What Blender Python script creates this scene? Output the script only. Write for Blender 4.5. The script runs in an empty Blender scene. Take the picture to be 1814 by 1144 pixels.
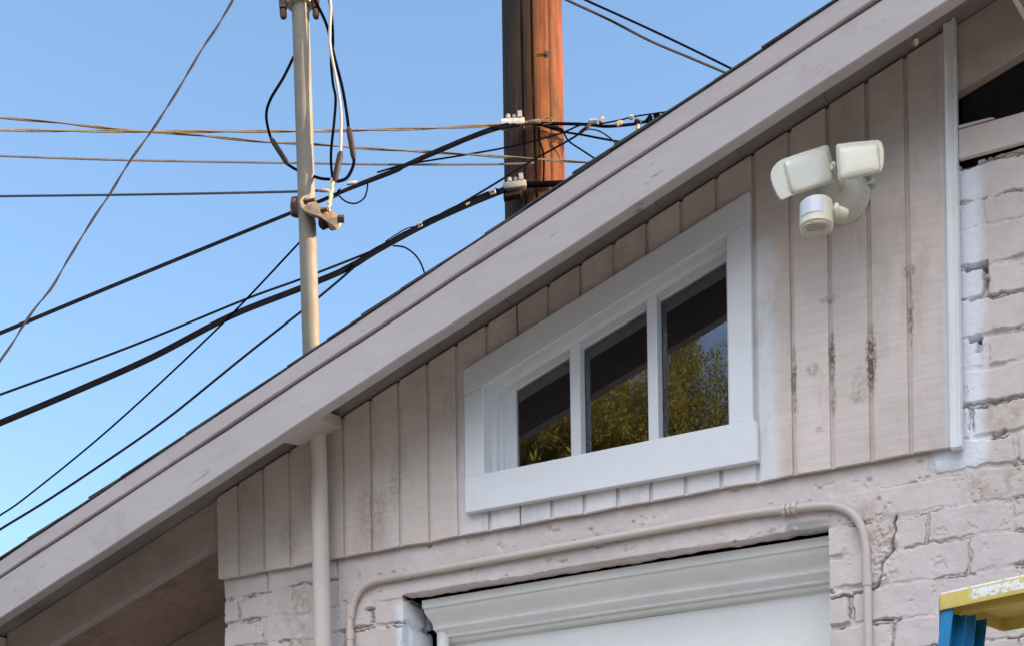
import bpy, bmesh, math, random
import numpy as np
from mathutils import Vector, Matrix, Quaternion
random.seed(7); rng = np.random.default_rng(11)
sc = bpy.context.scene
COL = sc.collection
R_ = math.radians

# ------------------------------------------------------------------ camera
F_PX, CX, PPY = 2676.2, 907.0, 1755.2          # focal length and principal point, in photo pixels (1814 wide)
CAM = Vector((3.1263, -3.8525, 1.4728))
RX = Vector((0.88151452, 0.47187083, -0.01643389))
DN = Vector((-0.01448867, -0.00775572, -0.99986495))
FW = Vector((-0.47193456, 0.88163358, 0.0))
cd = bpy.data.cameras.new('camera'); cam = bpy.data.objects.new('camera', cd); COL.objects.link(cam)
cd.sensor_fit = 'HORIZONTAL'; cd.sensor_width = 36.0; cd.lens = F_PX * 36 / 1814
cd.shift_x = 0.0; cd.shift_y = (PPY - 572) / 1814
cd.clip_start = 0.05; cd.clip_end = 3000
M = Matrix((RX, -DN, -FW)).transposed().to_4x4(); M.translation = CAM
cam.matrix_world = M
sc.camera = cam

# ------------------------------------------------------------------ sky, sun, exposure
SUN_EL, SUN_AZ = R_(14.0), math.atan2(0.94, 0.34)      # azimuth clockwise from +Y
w = bpy.data.worlds.new('World'); sc.world = w; w.use_nodes = True
nt = w.node_tree; nt.nodes.clear()
sky = nt.nodes.new('ShaderNodeTexSky'); sky.sky_type = 'NISHITA'; sky.sun_disc = False
sky.sun_elevation = SUN_EL; sky.sun_rotation = SUN_AZ
sky.air_density = 1.0; sky.dust_density = 1.1; sky.ozone_density = 2.4
bg = nt.nodes.new('ShaderNodeBackground'); bg.inputs[1].default_value = 0.117
ow = nt.nodes.new('ShaderNodeOutputWorld')
# unseen bright patch added to the sky behind the camera, to lighten the wall
def wn(t): return nt.nodes.new(t)
def wm(op, a, b=0.0):
    k = wn('ShaderNodeMath'); k.operation = op
    for i, v in enumerate((a, b)):
        if isinstance(v, (int, float)): k.inputs[i].default_value = v
        else: nt.links.new(v, k.inputs[i])
    return k.outputs[0]
tcw = wn('ShaderNodeTexCoord').outputs['Generated']
dv = wn('ShaderNodeVectorMath'); dv.operation = 'DOT_PRODUCT'; nt.links.new(tcw, dv.inputs[0])
_d = Vector((.12, -.60, .79)).normalized(); dv.inputs[1].default_value = _d
nz = wn('ShaderNodeTexNoise'); nz.inputs['Scale'].default_value = 3.0; nz.inputs['Detail'].default_value = 5; nt.links.new(tcw, nz.inputs['Vector'])
mr = wn('ShaderNodeMapRange'); mr.interpolation_type = 'SMOOTHSTEP'; nt.links.new(wm('ADD', dv.outputs['Value'], wm('MULTIPLY', wm('SUBTRACT', nz.outputs[0], .5), .25)), mr.inputs[0])
mr.inputs[1].default_value = .76; mr.inputs[2].default_value = .93; mr.inputs[3].default_value = 0; mr.inputs[4].default_value = 1
cm = wn('ShaderNodeMix'); cm.data_type = 'RGBA'; nt.links.new(mr.outputs[0], cm.inputs[0]); nt.links.new(sky.outputs[0], cm.inputs[6]); cm.inputs[7].default_value = (8.9, 8.5, 8.6, 1)
nt.links.new(cm.outputs[2], bg.inputs[0]); nt.links.new(bg.outputs[0], ow.inputs[0])
sd = bpy.data.lights.new('sun', 'SUN'); sd.energy = 4.0; sd.angle = R_(0.53); sd.color = (1.0, 0.72, 0.46)
sun = bpy.data.objects.new('sun', sd); COL.objects.link(sun)
sdir = Vector((math.sin(SUN_AZ) * math.cos(SUN_EL), math.cos(SUN_AZ) * math.cos(SUN_EL), math.sin(SUN_EL)))
sun.rotation_euler = sdir.to_track_quat('Z', 'Y').to_euler(); sun.location = (12, 4, 9)
sc.view_settings.view_transform = 'Standard'; sc.view_settings.look = 'None'
sc.view_settings.exposure = 1.75; sc.view_settings.gamma = 1.0
sc.cycles.max_bounces = 6; sc.cycles.diffuse_bounces = 4

# ------------------------------------------------------------------ measuring helpers
def ray(x, y):
    return RX * ((x - CX) / F_PX) + DN * ((y - PPY) / F_PX) + FW
def PY(x, y, Y):                       # point of the photo on the vertical plane y = Y
    d = ray(x, y); return CAM + d * ((Y - CAM.y) / d.y)
def PZ(x, y, z):                       # point of the photo z metres along the view axis
    return CAM + ray(x, y) * z

# ------------------------------------------------------------------ objects
ORIG = {}
def tag(o, label, cat, group=None, kind=None):
    o['label'] = label; o['category'] = cat
    if group: o['group'] = group
    if kind: o['kind'] = kind
    return o
def thing(name, loc, label, cat, group=None):
    o = bpy.data.objects.new(name, None); COL.objects.link(o); o.location = loc
    o.empty_display_size = 0.1
    ORIG[o.name] = Vector(loc); tag(o, label, cat, group); return o
def finish(name, bm, mat, parent=None, smooth=None, loc=None, label=None):
    """bmesh in world coordinates -> one mesh object"""
    me = bpy.data.meshes.new(name)
    bmesh.ops.recalc_face_normals(bm, faces=bm.faces[:]) if getattr(bm, 'fixn', False) else None
    bm.to_mesh(me); bm.free()
    return link(name, me, mat, parent, smooth, loc, label)
def link(name, me, mat, parent=None, smooth=None, loc=None, label=None):
    o = bpy.data.objects.new(name, me); COL.objects.link(o)
    org = ORIG[parent.name] if parent else Vector(loc or (0, 0, 0))
    me.transform(Matrix.Translation(-org))
    if parent: o.parent = parent
    else: o.location = org
    ORIG[o.name] = org
    if mat: me.materials.append(mat)
    if smooth is not None:
        me.shade_smooth()
        if smooth < 180: me.set_sharp_from_angle(angle=R_(smooth))
    if label: o['label'] = label
    return o

def add_hex(bm, c):                      # 8 corners: bottom 4 (ccw) then top 4
    v = [bm.verts.new(p) for p in c]
    for f in ((3, 2, 1, 0), (4, 5, 6, 7), (0, 1, 5, 4), (1, 2, 6, 5), (2, 3, 7, 6), (3, 0, 4, 7)):
        bm.faces.new([v[i] for i in f])
    return v
def add_box(bm, x0, x1, y0, y1, z0, z1, mat=None):
    c = [(x0, y0, z0), (x1, y0, z0), (x1, y1, z0), (x0, y1, z0), (x0, y0, z1), (x1, y0, z1), (x1, y1, z1), (x0, y1, z1)]
    c = [Vector(p) for p in c]
    if mat: c = [mat @ p for p in c]
    return add_hex(bm, c)
def bevel_all(bm, w, seg=2):
    bmesh.ops.bevel(bm, geom=bm.edges[:], offset=w, segments=seg, profile=0.5, affect='EDGES', clamp_overlap=True)
def add_prism(bm, poly, y0, y1):         # polygon in x,z (ccw seen from -y) extruded along y
    a = [bm.verts.new((x, y0, z)) for x, z in poly]; b = [bm.verts.new((x, y1, z)) for x, z in poly]
    bm.faces.new(a); bm.faces.new(b[::-1]); n = len(poly)
    for i in range(n):
        bm.faces.new((a[i], b[i], b[(i + 1) % n], a[(i + 1) % n]))
def smooth_path(pts, n=8):
    pts = [Vector(p) for p in pts]
    if len(pts) < 3: return pts
    P = [pts[0] * 2 - pts[1]] + pts + [pts[-1] * 2 - pts[-2]]
    out = []
    for i in range(1, len(P) - 2):
        for k in range(n):
            t = k / n; a, b, c, d = P[i - 1:i + 3]
            out.append(0.5 * ((2 * b) + (c - a) * t + (2 * a - 5 * b + 4 * c - d) * t * t + (3 * b - a - 3 * c + d) * t ** 3))
    out.append(pts[-1]); return out
def frames(path):
    n = len(path); T = []
    for i in range(n):
        t = path[min(i + 1, n - 1)] - path[max(i - 1, 0)]; T.append(t.normalized())
    a = Vector((0, 0, 1)) if abs(T[0].z) < 0.9 else Vector((1, 0, 0))
    u = T[0].cross(a).normalized(); fr = []
    for i in range(n):
        if i: u = T[i - 1].rotation_difference(T[i]) @ u
        u = (u - T[i] * u.dot(T[i])).normalized(); fr.append((u, T[i].cross(u)))
    return fr
def add_tube(bm, path, r, seg=10, cap=True, rf=None):
    path = [Vector(p) for p in path]; fr = frames(path); rings = []
    for i, (p, (u, v)) in enumerate(zip(path, fr)):
        rr = r if not callable(r) else r(i / (len(path) - 1))
        rings.append([bm.verts.new(p + (u * math.cos(2 * math.pi * k / seg) + v * math.sin(2 * math.pi * k / seg)) * rr) for k in range(seg)])
    for a, b in zip(rings, rings[1:]):
        for k in range(seg):
            bm.faces.new((a[k], a[(k + 1) % seg], b[(k + 1) % seg], b[k]))
    if cap: bm.faces.new(rings[0][::-1]); bm.faces.new(rings[-1])
def add_lathe(bm, prof, org, axis, seg=24):   # prof: (r, h)
    axis = Vector(axis).normalized(); a = Vector((0, 0, 1)) if abs(axis.z) < 0.9 else Vector((1, 0, 0))
    u = axis.cross(a).normalized(); v = axis.cross(u); rings = []
    for r, h in prof:
        rings.append([bm.verts.new(Vector(org) + axis * h + (u * math.cos(2 * math.pi * k / seg) + v * math.sin(2 * math.pi * k / seg)) * max(r, 1e-4)) for k in range(seg)])
    for a_, b_ in zip(rings, rings[1:]):
        for k in range(seg):
            bm.faces.new((a_[k], a_[(k + 1) % seg], b_[(k + 1) % seg], b_[k]))
    bm.faces.new(rings[0][::-1]); bm.faces.new(rings[-1])
def basis(org, x, y, z):
    m = Matrix((Vector(x), Vector(y), Vector(z))).transposed().to_4x4(); m.translation = Vector(org); return m

# ------------------------------------------------------------------ material helpers
class NT:
    def __init__(s, name):
        s.m = bpy.data.materials.new(name); s.m.use_nodes = True; s.t = s.m.node_tree; s.t.nodes.clear()
        s.out = s.n('ShaderNodeOutputMaterial'); s.p = s.n('ShaderNodeBsdfPrincipled')
        s.l(s.p.outputs[0], s.out.inputs[0]); s.tc = s.n('ShaderNodeTexCoord').outputs['Object']
        x = s.n('ShaderNodeSeparateXYZ'); s.l(s.tc, x.inputs[0]); s.x, s.y, s.z = x.outputs
    def n(s, t): return s.t.nodes.new(t)
    def l(s, a, b): s.t.links.new(a, b)
    def put(s, v, sock):
        if isinstance(v, (int, float)): sock.default_value = v
        elif isinstance(v, (tuple, list)): sock.default_value = tuple(v) + ((1,) if len(v) == 3 and len(sock.default_value) == 4 else ())
        else: s.l(v, sock)
    def math(s, op, a, b=0.0, c=0.0, clamp=False):
        k = s.n('ShaderNodeMath'); k.operation = op; k.use_clamp = clamp
        s.put(a, k.inputs[0]); s.put(b, k.inputs[1]); s.put(c, k.inputs[2]); return k.outputs[0]
    def noise(s, scale, detail=4, rough=0.55, vec=(1, 1, 1), off=0.0, dist=0.0):
        mp = s.n('ShaderNodeMapping'); mp.inputs['Scale'].default_value = vec; mp.inputs['Location'].default_value = (off, off * 1.7, off * .6)
        s.l(s.tc, mp.inputs[0]); k = s.n('ShaderNodeTexNoise'); k.inputs['Scale'].default_value = scale
        k.inputs['Detail'].default_value = detail; k.inputs['Roughness'].default_value = rough; k.inputs['Distortion'].default_value = dist
        s.l(mp.outputs[0], k.inputs['Vector']); return k.outputs[0]
    def ramp(s, v, a, b, lo=0.0, hi=1.0):
        k = s.n('ShaderNodeMapRange'); k.interpolation_type = 'SMOOTHSTEP'; s.put(v, k.inputs[0])
        for i, q in enumerate((a, b, lo, hi)): s.put(q, k.inputs[i + 1])
        return k.outputs[0]
    def mix(s, f, a, b, mode='MIX'):
        k = s.n('ShaderNodeMix'); k.data_type = 'RGBA'; k.blend_type = mode; k.clamp_factor = True
        s.put(f, k.inputs[0]); s.put(a, k.inputs[6]); s.put(b, k.inputs[7]); return k.outputs[2]
    def val(s, c, f, lo, hi):               # scale colour by a factor running lo..hi with f
        k = s.n('ShaderNodeMix'); k.data_type = 'RGBA'; k.blend_type = 'MULTIPLY'; k.inputs[0].default_value = 1
        g = s.n('ShaderNodeCombineColor'); v = s.ramp(f, 0.25, 0.75, lo, hi)
        for i in range(3): s.l(v, g.inputs[i])
        s.put(c, k.inputs[6]); s.l(g.outputs[0], k.inputs[7]); return k.outputs[2]
    def rect(s, x0, x1, z0, z1, soft, wob=0.0, ws=12.0):
        X, Z = s.x, s.z
        if wob:
            w1 = s.noise(ws, 3, .6, off=3.1); X = s.math('ADD', X, s.math('MULTIPLY', s.math('SUBTRACT', w1, .5), wob))
            w2 = s.noise(ws, 3, .6, off=9.7); Z = s.math('ADD', Z, s.math('MULTIPLY', s.math('SUBTRACT', w2, .5), wob))
        m = None
        for v, a, b in ((X, x0 - soft, x0 + soft), (X, x1 + soft, x1 - soft), (Z, z0 - soft, z0 + soft), (Z, z1 + soft, z1 - soft)):
            if b > a: r = s.ramp(v, a, b)
            else: r = s.math('SUBTRACT', 1.0, s.ramp(v, b, a))
            m = r if m is None else s.math('MULTIPLY', m, r)
        return m
    def blob(s, x, z, rx, rz):
        dx = s.math('DIVIDE', s.math('SUBTRACT', s.x, x), rx); dz = s.math('DIVIDE', s.math('SUBTRACT', s.z, z), rz)
        d = s.math('ADD', s.math('MULTIPLY', dx, dx), s.math('MULTIPLY', dz, dz))
        return s.math('SUBTRACT', 1.0, s.ramp(d, 0.1, 1.2))
    def bump(s, h, strength=0.3, dist=0.002, prev=None):
        k = s.n('ShaderNodeBump'); k.inputs['Strength'].default_value = strength; k.inputs['Distance'].default_value = dist
        s.put(h, k.inputs['Height'])
        if prev is not None: s.l(prev, k.inputs['Normal'])
        return k.outputs[0]
    def done(s, col, rough=0.6, normal=None, metal=0.0, spec=0.4):
        s.put(col, s.p.inputs['Base Color']); s.put(rough, s.p.inputs['Roughness']); s.p.inputs['Metallic'].default_value = metal
        s.p.inputs['Specular IOR Level'].default_value = spec
        if normal is not None: s.l(normal, s.p.inputs['Normal'])
        return s.m

def paint(name, col, rough=.55, var=.10, dirt=(.20, .15, .11), dirt_amt=.35, speck=True, grain=None, bump=.25, spec=.35):
    s = NT(name)
    c = s.val(col, s.noise(2.3, 5), 1 - var, 1 + var)
    c = s.val(c, s.noise(23, 4, off=4), 1 - var * .5, 1 + var * .5)
    if grain:
        g = s.noise(1.0, 5, .65, vec=grain, off=2); c = s.val(c, g, .95, 1.04)
    d = s.math('MULTIPLY', s.ramp(s.noise(5.5, 6, .7, off=8), .60, .78), dirt_amt)
    c = s.mix(d, c, dirt)
    if speck:
        sp = s.math('MULTIPLY', s.ramp(s.noise(62, 3, .6, off=5), .73, .80), s.ramp(s.noise(4, 2, off=6), .5, .65))
        c = s.mix(s.math('MULTIPLY', sp, .7), c, tuple(q * .55 for q in dirt))
    n = s.bump(s.noise(160, 3), bump, .0012)
    if grain: n = s.bump(g, bump, .0018, n)
    return s.done(c, s.ramp(s.noise(9, 3), .3, .7, rough - .08, rough + .1), n, spec=spec)

# colours (real-world base colours)
def mat_siding():
    s = NT('siding_paint'); base = (.63, .555, .52)
    g1 = s.noise(1.0, 6, .7, vec=(9, 9, 95), off=1)            # sawn marks across the board
    g2 = s.noise(1.0, 5, .7, vec=(150, 40, 7), off=2)          # fine upright grain
    c = s.val(base, s.noise(2.6, 4), .91, 1.08)
    bd = s.n('ShaderNodeTexWhiteNoise'); bd.noise_dimensions = '1D'
    s.l(s.math('FLOOR', s.math('DIVIDE', s.math('ADD', s.x, .003), .1016)), bd.inputs['W'])
    c = s.val(c, bd.outputs['Value'], .95, 1.05)
    c = s.val(c, g1, .915, 1.06); c = s.val(c, g2, .98, 1.015)
    scr = s.math('MULTIPLY', s.ramp(s.noise(1.0, 4, .7, vec=(14, 14, 190), off=7), .66, .74), s.ramp(s.noise(6, 3, off=12), .45, .62))
    c = s.mix(s.math('MULTIPLY', scr, .45), c, (.25, .18, .14))
    ov = s.rect(.905, 1.875, 2.80, 3.30, .016, .035, 30)         # white overspray round the window
    ov2 = s.rect(1.80, 1.885, 2.80, 3.45, .022, .04, 24)
    ov3 = s.rect(2.318, 2.40, 2.8, 3.9, .006, .012, 30)
    o = s.math('MAXIMUM', s.math('MAXIMUM', s.math('MULTIPLY', ov, .55), s.math('MULTIPLY', ov2, .72)), s.math('MULTIPLY', ov3, .55))
    c = s.mix(s.math('MULTIPLY', o, s.ramp(s.noise(30, 4, off=3), .15, .6, .55, 1.0)), c, (.70, .74, .80))
    st = None                                                   # stains that sit in and beside the grooves under the lamp
    for (x, z, rx, rz, a) in ((1.932, 3.08, .010, .085, .85), (2.034, 3.10, .011, .09, .95), (2.136, 3.07, .017, .105, 1.0), (2.238, 3.17, .010, .10, .8), (1.934, 2.99, .010, .05, .6),
                              (2.036, 2.99, .010, .045, .7), (1.982, 3.08, .020, .022, .5), (2.030, 3.25, .03, .012, .5), (2.235, 3.275, .02, .02, .7),
                              (2.105, 3.02, .025, .06, .28), (2.0, 2.92, .018, .008, .7), (2.10, 2.985, .03, .02, .5), (.61, 2.93, .07, .10, .35), (.30, 2.90, .05, .08, .3), (.69, 3.0, .02, .09, .35)):
        b = s.math('MULTIPLY', s.blob(x, z, rx, rz), a); st = b if st is None else s.math('MAXIMUM', st, b)
    st = s.math('MULTIPLY', st, s.ramp(s.noise(70, 5, .7, off=5), .36, .60))
    c = s.mix(st, c, (.165, .115, .075))
    dr = s.math('MULTIPLY', s.ramp(s.noise(1.0, 6, .7, vec=(9, 9, 3.2), off=8), .50, .74), .38); c = s.mix(dr, c, (.30, .235, .19))
    n = s.bump(g1, .4, .003); n = s.bump(g2, .12, .002, n)
    return s.done(c, .72, n, spec=.25)
def mat_brick():
    s = NT('painted_brick'); base = (.575, .522, .508)
    c = s.val(base, s.noise(3.2, 5), .90, 1.08); c = s.val(c, s.noise(26, 5, .65, off=2), .93, 1.05)
    gr = s.math('MULTIPLY', s.blob(1.93, 2.684, .11, .015), s.ramp(s.noise(24, 4, .7, off=4), .35, .5)); c = s.mix(s.math('MULTIPLY', gr, .8), c, (.27, .26, .23))
    yl = s.math('MULTIPLY', s.ramp(s.noise(4.3, 4, off=14), .52, .74), .45); c = s.mix(yl, c, (.56, .50, .42))
    o = s.rect(2.33, 2.412, 2.77, 3.60, .022, .05, 14)           # overspray beside the trim
    oj = s.rect(.676, .735, 1.2, 2.655, .016, .05, 18)            # and beside the door jamb
    ol = s.rect(2.28, 2.36, 2.775, 2.86, .02, .05, 18)
    c = s.mix(s.math('MULTIPLY', s.math('MAXIMUM', s.math('MAXIMUM', o, ol), oj), .85), c, (.70, .75, .82))
    st = s.math('MAXIMUM', s.math('MAXIMUM', s.blob(2.13, 2.66, .075, .075), s.blob(2.44, 2.70, .09, .07)), s.math('MAXIMUM', s.blob(.31, 2.70, .07, .10), s.blob(2.455, 2.88, .06, .05)))
    st = s.math('MAXIMUM', st, s.math('MULTIPLY', s.blob(.33, 2.60, .06, .06), .8))
    st = s.math('MULTIPLY', st, s.ramp(s.noise(22, 6, .7, off=6), .40, .66, 0, .75)); c = s.mix(st, c, (.36, .27, .19))
    sp = s.math('MULTIPLY', s.ramp(s.noise(85, 4, .7, off=9), .68, .76), s.ramp(s.noise(7, 3, off=1), .45, .62))
    c = s.mix(s.math('MULTIPLY', sp, .55), c, (.20, .16, .14))
    n = s.bump(s.noise(90, 5, .65), .4, .003); n = s.bump(s.noise(300, 3), .3, .001, n)
    return s.done(c, .75, n, spec=.25)
def mat_barge(name, base):
    s = NT(name)
    c = s.val(base, s.noise(1.7, 5), .93, 1.06); c = s.val(c, s.noise(1.0, 5, .6, vec=(6, 6, 40)), .96, 1.03)
    # wear: scuffs running with the board, where the paint has split
    mp = s.n('ShaderNodeMapping'); mp.inputs['Rotation'].default_value = (0, R_(18.5), 0); s.l(s.tc, mp.inputs[0])
    k = s.n('ShaderNodeTexNoise'); mp2 = s.n('ShaderNodeMapping'); mp2.inputs['Scale'].default_value = (9, 9, 60); s.l(mp.outputs[0], mp2.inputs[0])
    s.l(mp2.outputs[0], k.inputs['Vector']); k.inputs['Scale'].default_value = 1.3; k.inputs['Detail'].default_value = 5; k.inputs['Roughness'].default_value = .7
    cr = s.math('MULTIPLY', s.ramp(k.outputs[0], .615, .675), s.ramp(s.noise(5, 3, off=2), .48, .60)); c = s.mix(s.math('MULTIPLY', cr, .7), c, (.16, .12, .11))
    sm = s.math('MULTIPLY', s.ramp(s.noise(6, 7, .72, off=7), .54, .70), .34); c = s.mix(sm, c, (.30, .255, .25))
    n = s.bump(s.noise(1.0, 5, .6, vec=(8, 8, 90)), .2, .002); n = s.bump(cr, -.5, .002, n)
    return s.done(c, .58, n, spec=.3)

def simple(name, col, rough=.5, metal=0., var=.08, sc_=14, bump=.15, spec=.4):
    s = NT(name); c = s.val(col, s.noise(sc_, 4), 1 - var, 1 + var); c = s.val(c, s.noise(sc_ * 6, 3, off=3), 1 - var * .6, 1 + var * .6)
    return s.done(c, rough, s.bump(s.noise(sc_ * 12, 3), bump, .0008), metal, spec)

MT = {}
MT['siding'] = mat_siding(); MT['brick'] = mat_brick()
MT['barge'] = mat_barge('barge_paint', (.42, .385, .388)); MT['barge_up'] = mat_barge('barge_trim_paint', (.40, .362, .365))
MT['white'] = paint('white_trim_paint', (.68, .71, .745), .42, .035, (.45, .43, .40), .12, False, bump=.12)
MT['trim'] = paint('corner_trim_paint', (.72, .73, .755), .38, .06, (.40, .38, .36), .25, True, bump=.1)
MT['door'] = paint('door_paint', (.83, .84, .83), .45, .04, (.5, .48, .44), .16, False, bump=.12)
MT['rafter'] = paint('rafter_paint', (.42, .36, .325), .65, .12, grain=(6, 60, 60))
def mat_deck():
    s = NT('roof_deck_wood'); c = s.val((.42, .295, .225), s.noise(2.3, 5), .85, 1.12); c = s.val(c, s.noise(1.0, 5, .65, vec=(5, 40, 40), off=2), .85, 1.1)
    c = s.mix(s.ramp(s.noise(3.5, 6, .7, off=8), .52, .75, 0, .5), c, (.15, .10, .07))
    c = s.mix(s.math('SUBTRACT', 1., s.ramp(s.y, .028, .04)), c, s.val((.25, .225, .21), s.noise(6, 5, off=3), .8, 1.15))   # painted only where the eave overhangs
    return s.done(c, .75, s.bump(s.noise(1.0, 5, .65, vec=(5, 40, 40), off=2), .3, .002), spec=.2)
MT['deck'] = mat_deck()
MT['board'] = paint('frieze_paint', (.56, .49, .46), .6, .08)
MT['pipe'] = paint('pipe_paint', (.56, .49, .455), .5, .07, (.30, .22, .17), .3, True, bump=.1)
MT['lintel'] = MT['brick']
MT['dark'] = simple('garage_inside', (.02, .019, .02), .95, 0, .2, 8, .2, .05)
MT['shingle'] = simple('asphalt_shingle', (.055, .05, .052), .9, 0, .3, 30, .8)
MT['cable'] = simple('black_cable', (.004, .0045, .0065), .95, 0, .2, 8, .1, .0)
MT['cable_grey'] = simple('weathered_grey_cable', (.035, .032, .036), .9, 0, .2, 10, .1, .02)
MT['cable_mid'] = simple('grey_cable', (.10, .095, .105), .9, 0, .2, 10, .1, .05)
MT['cable_tan'] = simple('weathered_tan_cable', (.17, .145, .11), .9, 0, .2, 10, .1, .05)
MT['cable_white'] = simple('bare_white_cable', (.40, .34, .31), .5, 0, .15, 10, .1)
MT['alu'] = simple('dull_aluminium', (.50, .47, .40), .45, .5, .2, 20, .1)
MT['yellowed'] = simple('yellowed_fitting', (.55, .45, .22), .5, .2, .25, 40, .2)
MT['rust'] = simple('rusty_bolt', (.10, .065, .05), .75, .3, .3, 60, .4)
MT['porcelain'] = simple('brown_insulator', (.040, .027, .027), .5, 0, .2, 20, .1, .15)
MT['plate'] = simple('weathered_bracket', (.50, .37, .235), .55, .1, .2, 30, .3)
MT['plastic'] = simple('aged_cream_plastic', (.60, .60, .535), .32, 0, .05, 20, .05, .5)
MT['plastic_y'] = simple('yellowed_cream_plastic', (.65, .62, .50), .35, 0, .05, 20, .05, .5)
MT['sensor_lens'] = simple('milky_lens', (.55, .60, .68), .18, 0, .04, 30, .02, .6)
MT['grill'] = simple('grey_louvre', (.30, .28, .26), .6, 0, .2, 60, .2)
def mat_mast():
    s = NT('galvanised_mast'); c = s.val((.18, .165, .135), s.noise(6, 5, .6), .85, 1.12)
    c = s.mix(s.ramp(s.noise(1.0, 5, .65, vec=(40, 40, 2.5), off=4), .48, .68, 0, .55), c, (.18, .185, .18))
    c = s.mix(s.ramp(s.noise(14, 5, .7, off=2), .60, .75, 0, .5), c, (.24, .17, .10))
    return s.done(c, s.ramp(s.noise(20, 3), .3, .7, .6, .75), s.bump(s.noise(120, 3), .15, .001), .25)
MT['mast'] = mat_mast()
def mat_pole():
    s = NT('utility_pole_wood')
    g = s.noise(1.0, 6, .65, vec=(22, 22, 1.1), off=1, dist=.6); f = s.noise(1.0, 5, .7, vec=(70, 70, 2.4), off=6)
    c = s.mix(s.ramp(g, .3, .75), (.10, .028, .008), (.21, .060, .014)); c = s.val(c, f, .78, 1.12)
    c = s.mix(s.ramp(s.noise(1.0, 5, .6, vec=(5, 5, .7), off=13), .50, .66, 0, .65), c, (.10, .055, .028))
    k = s.math('MULTIPLY', s.ramp(s.noise(1.0, 4, .6, vec=(30, 30, .8), off=21), .62, .68), .8); c = s.mix(k, c, (.05, .026, .015))
    c = s.val(c, s.noise(1.0, 6, .7, vec=(9, 9, 3.2), off=41), .52, 1.26)
    # unlit side's shade put into the colour with creosote black, ragged along the grain
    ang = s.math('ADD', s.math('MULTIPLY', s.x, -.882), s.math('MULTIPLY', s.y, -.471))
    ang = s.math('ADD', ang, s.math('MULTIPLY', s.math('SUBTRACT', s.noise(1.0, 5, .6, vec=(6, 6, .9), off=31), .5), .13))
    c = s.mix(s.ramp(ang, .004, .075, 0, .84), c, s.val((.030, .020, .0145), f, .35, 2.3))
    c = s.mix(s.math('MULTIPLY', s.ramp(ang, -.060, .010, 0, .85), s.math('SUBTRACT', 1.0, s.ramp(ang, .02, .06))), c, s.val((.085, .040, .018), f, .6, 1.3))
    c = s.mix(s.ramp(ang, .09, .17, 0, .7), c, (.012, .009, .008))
    n = s.bump(f, .6, .008); n = s.bump(k, -.6, .012, n)
    return s.done(c, .8, n, spec=.2)
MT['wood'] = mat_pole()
def mat_glass():
    m = bpy.data.materials.new('window_glass'); m.use_nodes = True; t = m.node_tree; t.nodes.clear()
    o = t.nodes.new('ShaderNodeOutputMaterial'); mx = t.nodes.new('ShaderNodeMixShader'); gl = t.nodes.new('ShaderNodeBsdfGlossy'); tr = t.nodes.new('ShaderNodeBsdfTransparent')
    fr = t.nodes.new('ShaderNodeFresnel'); fr.inputs[0].default_value = 2.25; gl.inputs['Roughness'].default_value = 0.0; gl.inputs['Color'].default_value = (.95, .97, 1, 1)
    tr.inputs[0].default_value = (.80, .84, .86, 1)
    tc = t.nodes.new('ShaderNodeTexCoord'); nz = t.nodes.new('ShaderNodeTexNoise'); nz.inputs['Scale'].default_value = 7.0; nz.inputs['Detail'].default_value = 1.5
    bp = t.nodes.new('ShaderNodeBump'); bp.inputs['Strength'].default_value = .010; bp.inputs['Distance'].default_value = .01
    t.links.new(tc.outputs['Object'], nz.inputs[0]); t.links.new(nz.outputs[0], bp.inputs['Height']); t.links.new(bp.outputs[0], gl.inputs['Normal'])
    t.links.new(fr.outputs[0], mx.inputs[0]); t.links.new(tr.outputs[0], mx.inputs[1]); t.links.new(gl.outputs[0], mx.inputs[2]); t.links.new(mx.outputs[0], o.inputs[0])
    return m
MT['glass'] = mat_glass()

# ================================================================== setting: ground
def mat_ground():
    s = NT('concrete_drive'); c = s.val((.085, .08, .075), s.noise(.7, 6), .85, 1.12); c = s.val(c, s.noise(40, 4, off=3), .93, 1.06)
    c = s.mix(s.ramp(s.noise(1.6, 5, .65, off=5), .58, .72, 0, .35), c, (.09, .085, .08)); return s.done(c, .85, s.bump(s.noise(120, 4), .3, .002), spec=.2)
bm = bmesh.new()
v = [bm.verts.new(p) for p in ((-1500, -1500, 0), (1500, -1500, 0), (1500, 1500, 0), (-1500, 1500, 0))]; bm.faces.new(v)
g = finish('ground', bm, mat_ground()); g['kind'] = 'structure'; g['label'] = 'pale concrete ground in front of the garage'

bm = bmesh.new(); v = [bm.verts.new(p) for p in ((-.5, -7, .004), (3.6, -7, .004), (3.6, -.02, .004), (-.5, -.02, .004))]; bm.faces.new(v)
def mat_drive():
    s = NT('driveway_concrete'); c = s.val((.34, .32, .29), s.noise(1.1, 6), .85, 1.1); c = s.mix(s.ramp(s.noise(2.2, 5, .65, off=5), .58, .72, 0, .35), c, (.16, .15, .14)); return s.done(c, .85, s.bump(s.noise(120, 4), .3, .002), spec=.2)
d_ = finish('driveway', bm, mat_drive()); d_['kind'] = 'structure'; d_['label'] = 'pale concrete driveway up to the garage door'
BLOCKER_RND = random.Random(3)
bm = bmesh.new(); rows = []                            # added unseen hillside behind the camera, blocks low sky light
for i in range(61):
    x = -160 + 320 * i / 60; row = []
    for j in range(13):
        y = -34 - 90 * j / 12; t = j / 12; hgt = 17 * math.sin(min(1, t * 2.2) * math.pi / 2) * (.85 + .15 * math.sin(x * .07) + .1 * math.sin(x * .19 + 1)) * (1 if t < .6 else 1 - (t - .6) / .4)
        row.append(bm.verts.new((x, y, -.2 + max(0, hgt) + (BLOCKER_RND.uniform(-.5, .5) if 0 < j < 12 else 0))))
    rows.append(row)
for a, b in zip(rows, rows[1:]):
    for j in range(12): bm.faces.new((a[j], a[j + 1], b[j + 1], b[j]))
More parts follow.
